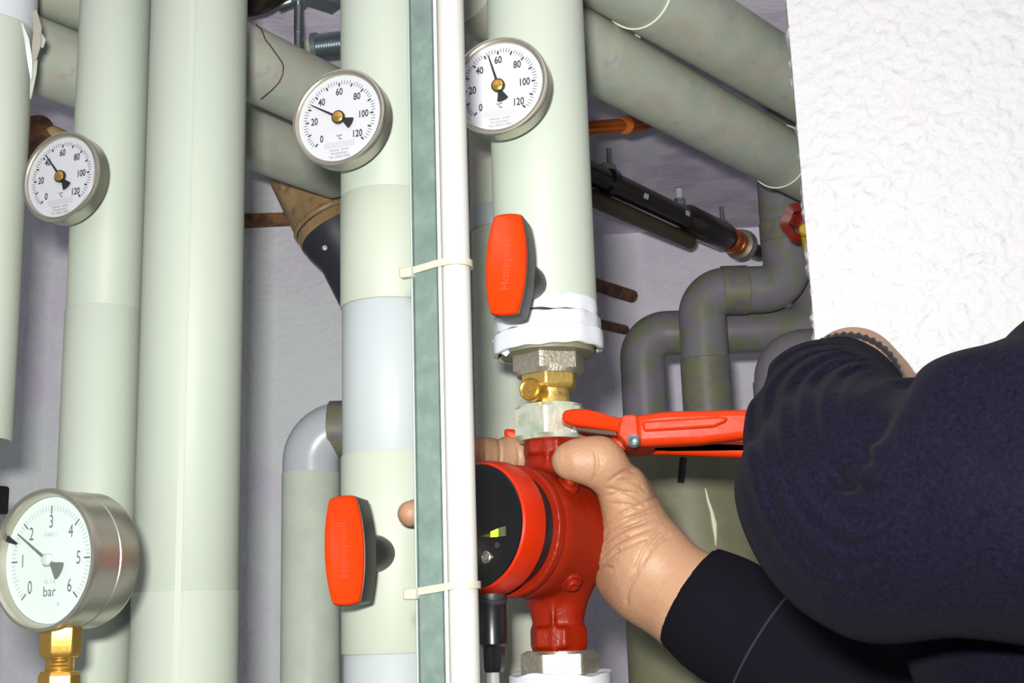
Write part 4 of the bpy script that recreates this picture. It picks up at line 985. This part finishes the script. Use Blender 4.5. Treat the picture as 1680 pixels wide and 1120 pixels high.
def fold(p):
    """creases fan out of the inner elbow: circles through that point, growing towards the elbow tip"""
    qx = (p[:, 0] - CAM.x) / p[:, 1] - Fx; qz = (p[:, 2] - CAM.z) / p[:, 1] - Fz
    qx, qz = qx * F, -qz * F
    qz = np.where(qz > 0, qz * .62, qz); qx = qx + 5 * np.sin(qz / 37 + 1)
    e = qx * -.90 + qz * .43; rho = (qx * qx + qz * qz) / (2 * np.maximum(e, 4)); rr = np.hypot(qx, qz)
    near = np.clip((rr - 18) / 60, 0, 1) * np.clip((0.80 - p[:, 1]) / .02, 0, 1)
    o_ = np.zeros(len(p), np.float32)
    for (r_, w_, am) in ((48, 6.5, .0030), (68, 7.5, .0048), (88, 6.5, .0040), (106, 7, .0050), (122, 6, .0040), (138, 7, .0034)):
        t = (rho - r_) / w_
        o_ += am * np.where(t < 0, np.exp(-(t * .8) ** 2), np.exp(-(t * 1.5) ** 2))
    ang = np.degrees(np.arctan2(qz, -qx))
    fade = np.clip((95 - ang) / 30, 0, 1) * np.clip((ang + 75) / 20, 0, 1) * (rho < 175)
    return o_ * near * fade
sa = np.array(P(1490, 625, .56), np.float32)
def f_tors(p):
    e = None
    for c in tors:
        q = d_cap(p, *c[1:]); e = q if e is None else smin(e, q, .05)
    return e - .002 * np.sin(p[:, 0] * 60 + p[:, 2] * 35)
def f_sw(p):
    d = None
    for c in slv:
        q = d_cap(p, *c[1:]); d = q if d is None else smin(d, q, .02)
    n = np.abs(d) < .014
    if n.any():
        i = np.where(n)[0]; pp_ = p[i]
        big = .0022 * np.sin(pp_[:, 0] * 60 + pp_[:, 2] * 35 + 1) * np.sin(pp_[:, 2] * 48 - pp_[:, 0] * 22) + .0012 * np.sin(pp_[:, 0] * 110 + pp_[:, 2] * 90)
        dd = None
        add = np.zeros(len(i), np.float32)
        for grp, dep, wd in SEAMS:
            dd = None
            for a, b in zip(grp[:-1], grp[1:]):
                A = np.array(a, np.float32); B = np.array(b, np.float32); ab = B - A; L = np.linalg.norm(ab); ab /= L
                s = np.clip((pp_ - A) @ ab, 0, L); q = np.linalg.norm(pp_ - A - s[:, None] * ab, axis=1)
                dd = q if dd is None else np.minimum(dd, q)
            add += dep * np.exp(-(dd / wd) ** 2)
        d[i] = d[i] - fold(pp_) - big + add
    ax_ = np.array(CAX, np.float32); q = p - np.array(cuffend, np.float32); s_ = q @ ax_
    d = np.where(np.linalg.norm(q, axis=1) < .08, np.maximum(d, s_ - .003), d)
    return d
SEAMS = [(smoothpath([P(1490, 630, .565), P(1448, 652, .540), P(1440, 700, .534), P(1438, 745, .534), P(1425, 785, .536), P(1390, 803, .542)], 5), .0065, .0085),
         (smoothpath([P(1575, 618, .50), P(1600, 660, .49), P(1640, 680, .475), P(1690, 690, .46)], 4), .005, .013)]
lo_b, hi_b = bounds(slv, .01); lo_t, hi_t = bounds(tors, .01)
sw = join(relax(polygonise(f_sw, lo_b, hi_b, .0018), 3, .5), polygonise(f_tors, lo_t, hi_t, .005))
sweater = obj('sweater', sw, navy, person, 80)
# ribbed cuff
cax = CAX; cm = frame(cuffend, cax)
def wobr(i, a, rr, z): return rr * (1 + .018 * math.sin(44 * a)), z
obj('rib_cuff', xf(lathe([(.0310, -.006), (.0325, .000), (.0322, .008), (.0312, .0115), (.0300, .0110), (.0290, .0)], 264, False, wobr), cm), rib, sweater, 80)
# --- the other sleeve, holding the pump
c0 = P(1133, 977, Yw - .005); cdir = (P(1330, 1105, .90) - c0).normalized()
El2 = c0 + cdir * .23 + Vector((0, -.02, -.02)); Sh2 = Hip + Vector((.10, .02, .45))
sl2 = [cap_(c0 - cdir * .03, c0 + cdir * .03, .0368, .0395), cap_(c0 + cdir * .03, c0 + cdir * .12, .0420, .0500), cap_(c0 + cdir * .12, El2, .0510, .058), cap_(El2, El2 + (Sh2 - El2) * .85, .060, .078)]
def f_s2(p):
    d = None
    for c in sl2:
        q = d_cap(p, *c[1:]); d = q if d is None else smin(d, q, .014)
    n = np.abs(d) < .01; i = np.where(n)[0]; pp_ = p[i]
    if len(i): d[i] -= .0012 * np.sin(pp_[:, 0] * 130 - pp_[:, 2] * 60) * np.clip((pp_ - np.array(c0 + cdir * .04, np.float32)) @ np.array(cdir, np.float32) * 30, 0, 1)
    cut = -((p - np.array(c0, np.float32)) @ np.array(cdir, np.float32)); d = np.maximum(d, cut)
    return d
lo_b, hi_b = bounds(sl2, .01)
s2 = obj('sleeve', relax(polygonise(f_s2, lo_b, hi_b, .0018), 2, .5), navy_shaded, person, 60); s2['label'] = 'shadowed dark sleeve of the arm holding the pump'
# stitched cuff seam ring
sm = frame(c0 + cdir * .062, cdir)
obj('cuff_seam', xf(lathe([(.0458, -.0008), (.0466, 0), (.0458, .0008)], 64, False), sm), stitch_m, s2)
# jeans, and hair, mostly out of the picture
jb = [cap_(Hip + Vector((-.05, 0, .09)), Hip + Vector((.08, .02, .09)), .137, .137), cap_(Hip + Vector((-.06, 0, 0)), Vector((Hip.x - .08, Hip.y, .08)), .10, .065), cap_(Hip + Vector((.1, .02, 0)), Vector((Hip.x + .12, Hip.y + .04, .08)), .10, .065)]
fj = hand_field([jb], .04, .01); lo_b, hi_b = bounds(jb, .01)
obj('jeans', polygonise(fj, lo_b, hi_b, .010), jeans_m, person, 80)
hb = [cap_(Hd + Vector((.012, -.012, .04)), Hd + Vector((.02, .02, .045)), .094, .09), cap_(Hd + Vector((.05, -.02, -.01)), Hd + Vector((.05, .02, -.01)), .062, .062)]
fhr = hand_field([hb], .03, .01); lo_b, hi_b = bounds(hb, .01)
obj('hair', polygonise(fhr, lo_b, hi_b, .006), hair_m, person, 80)
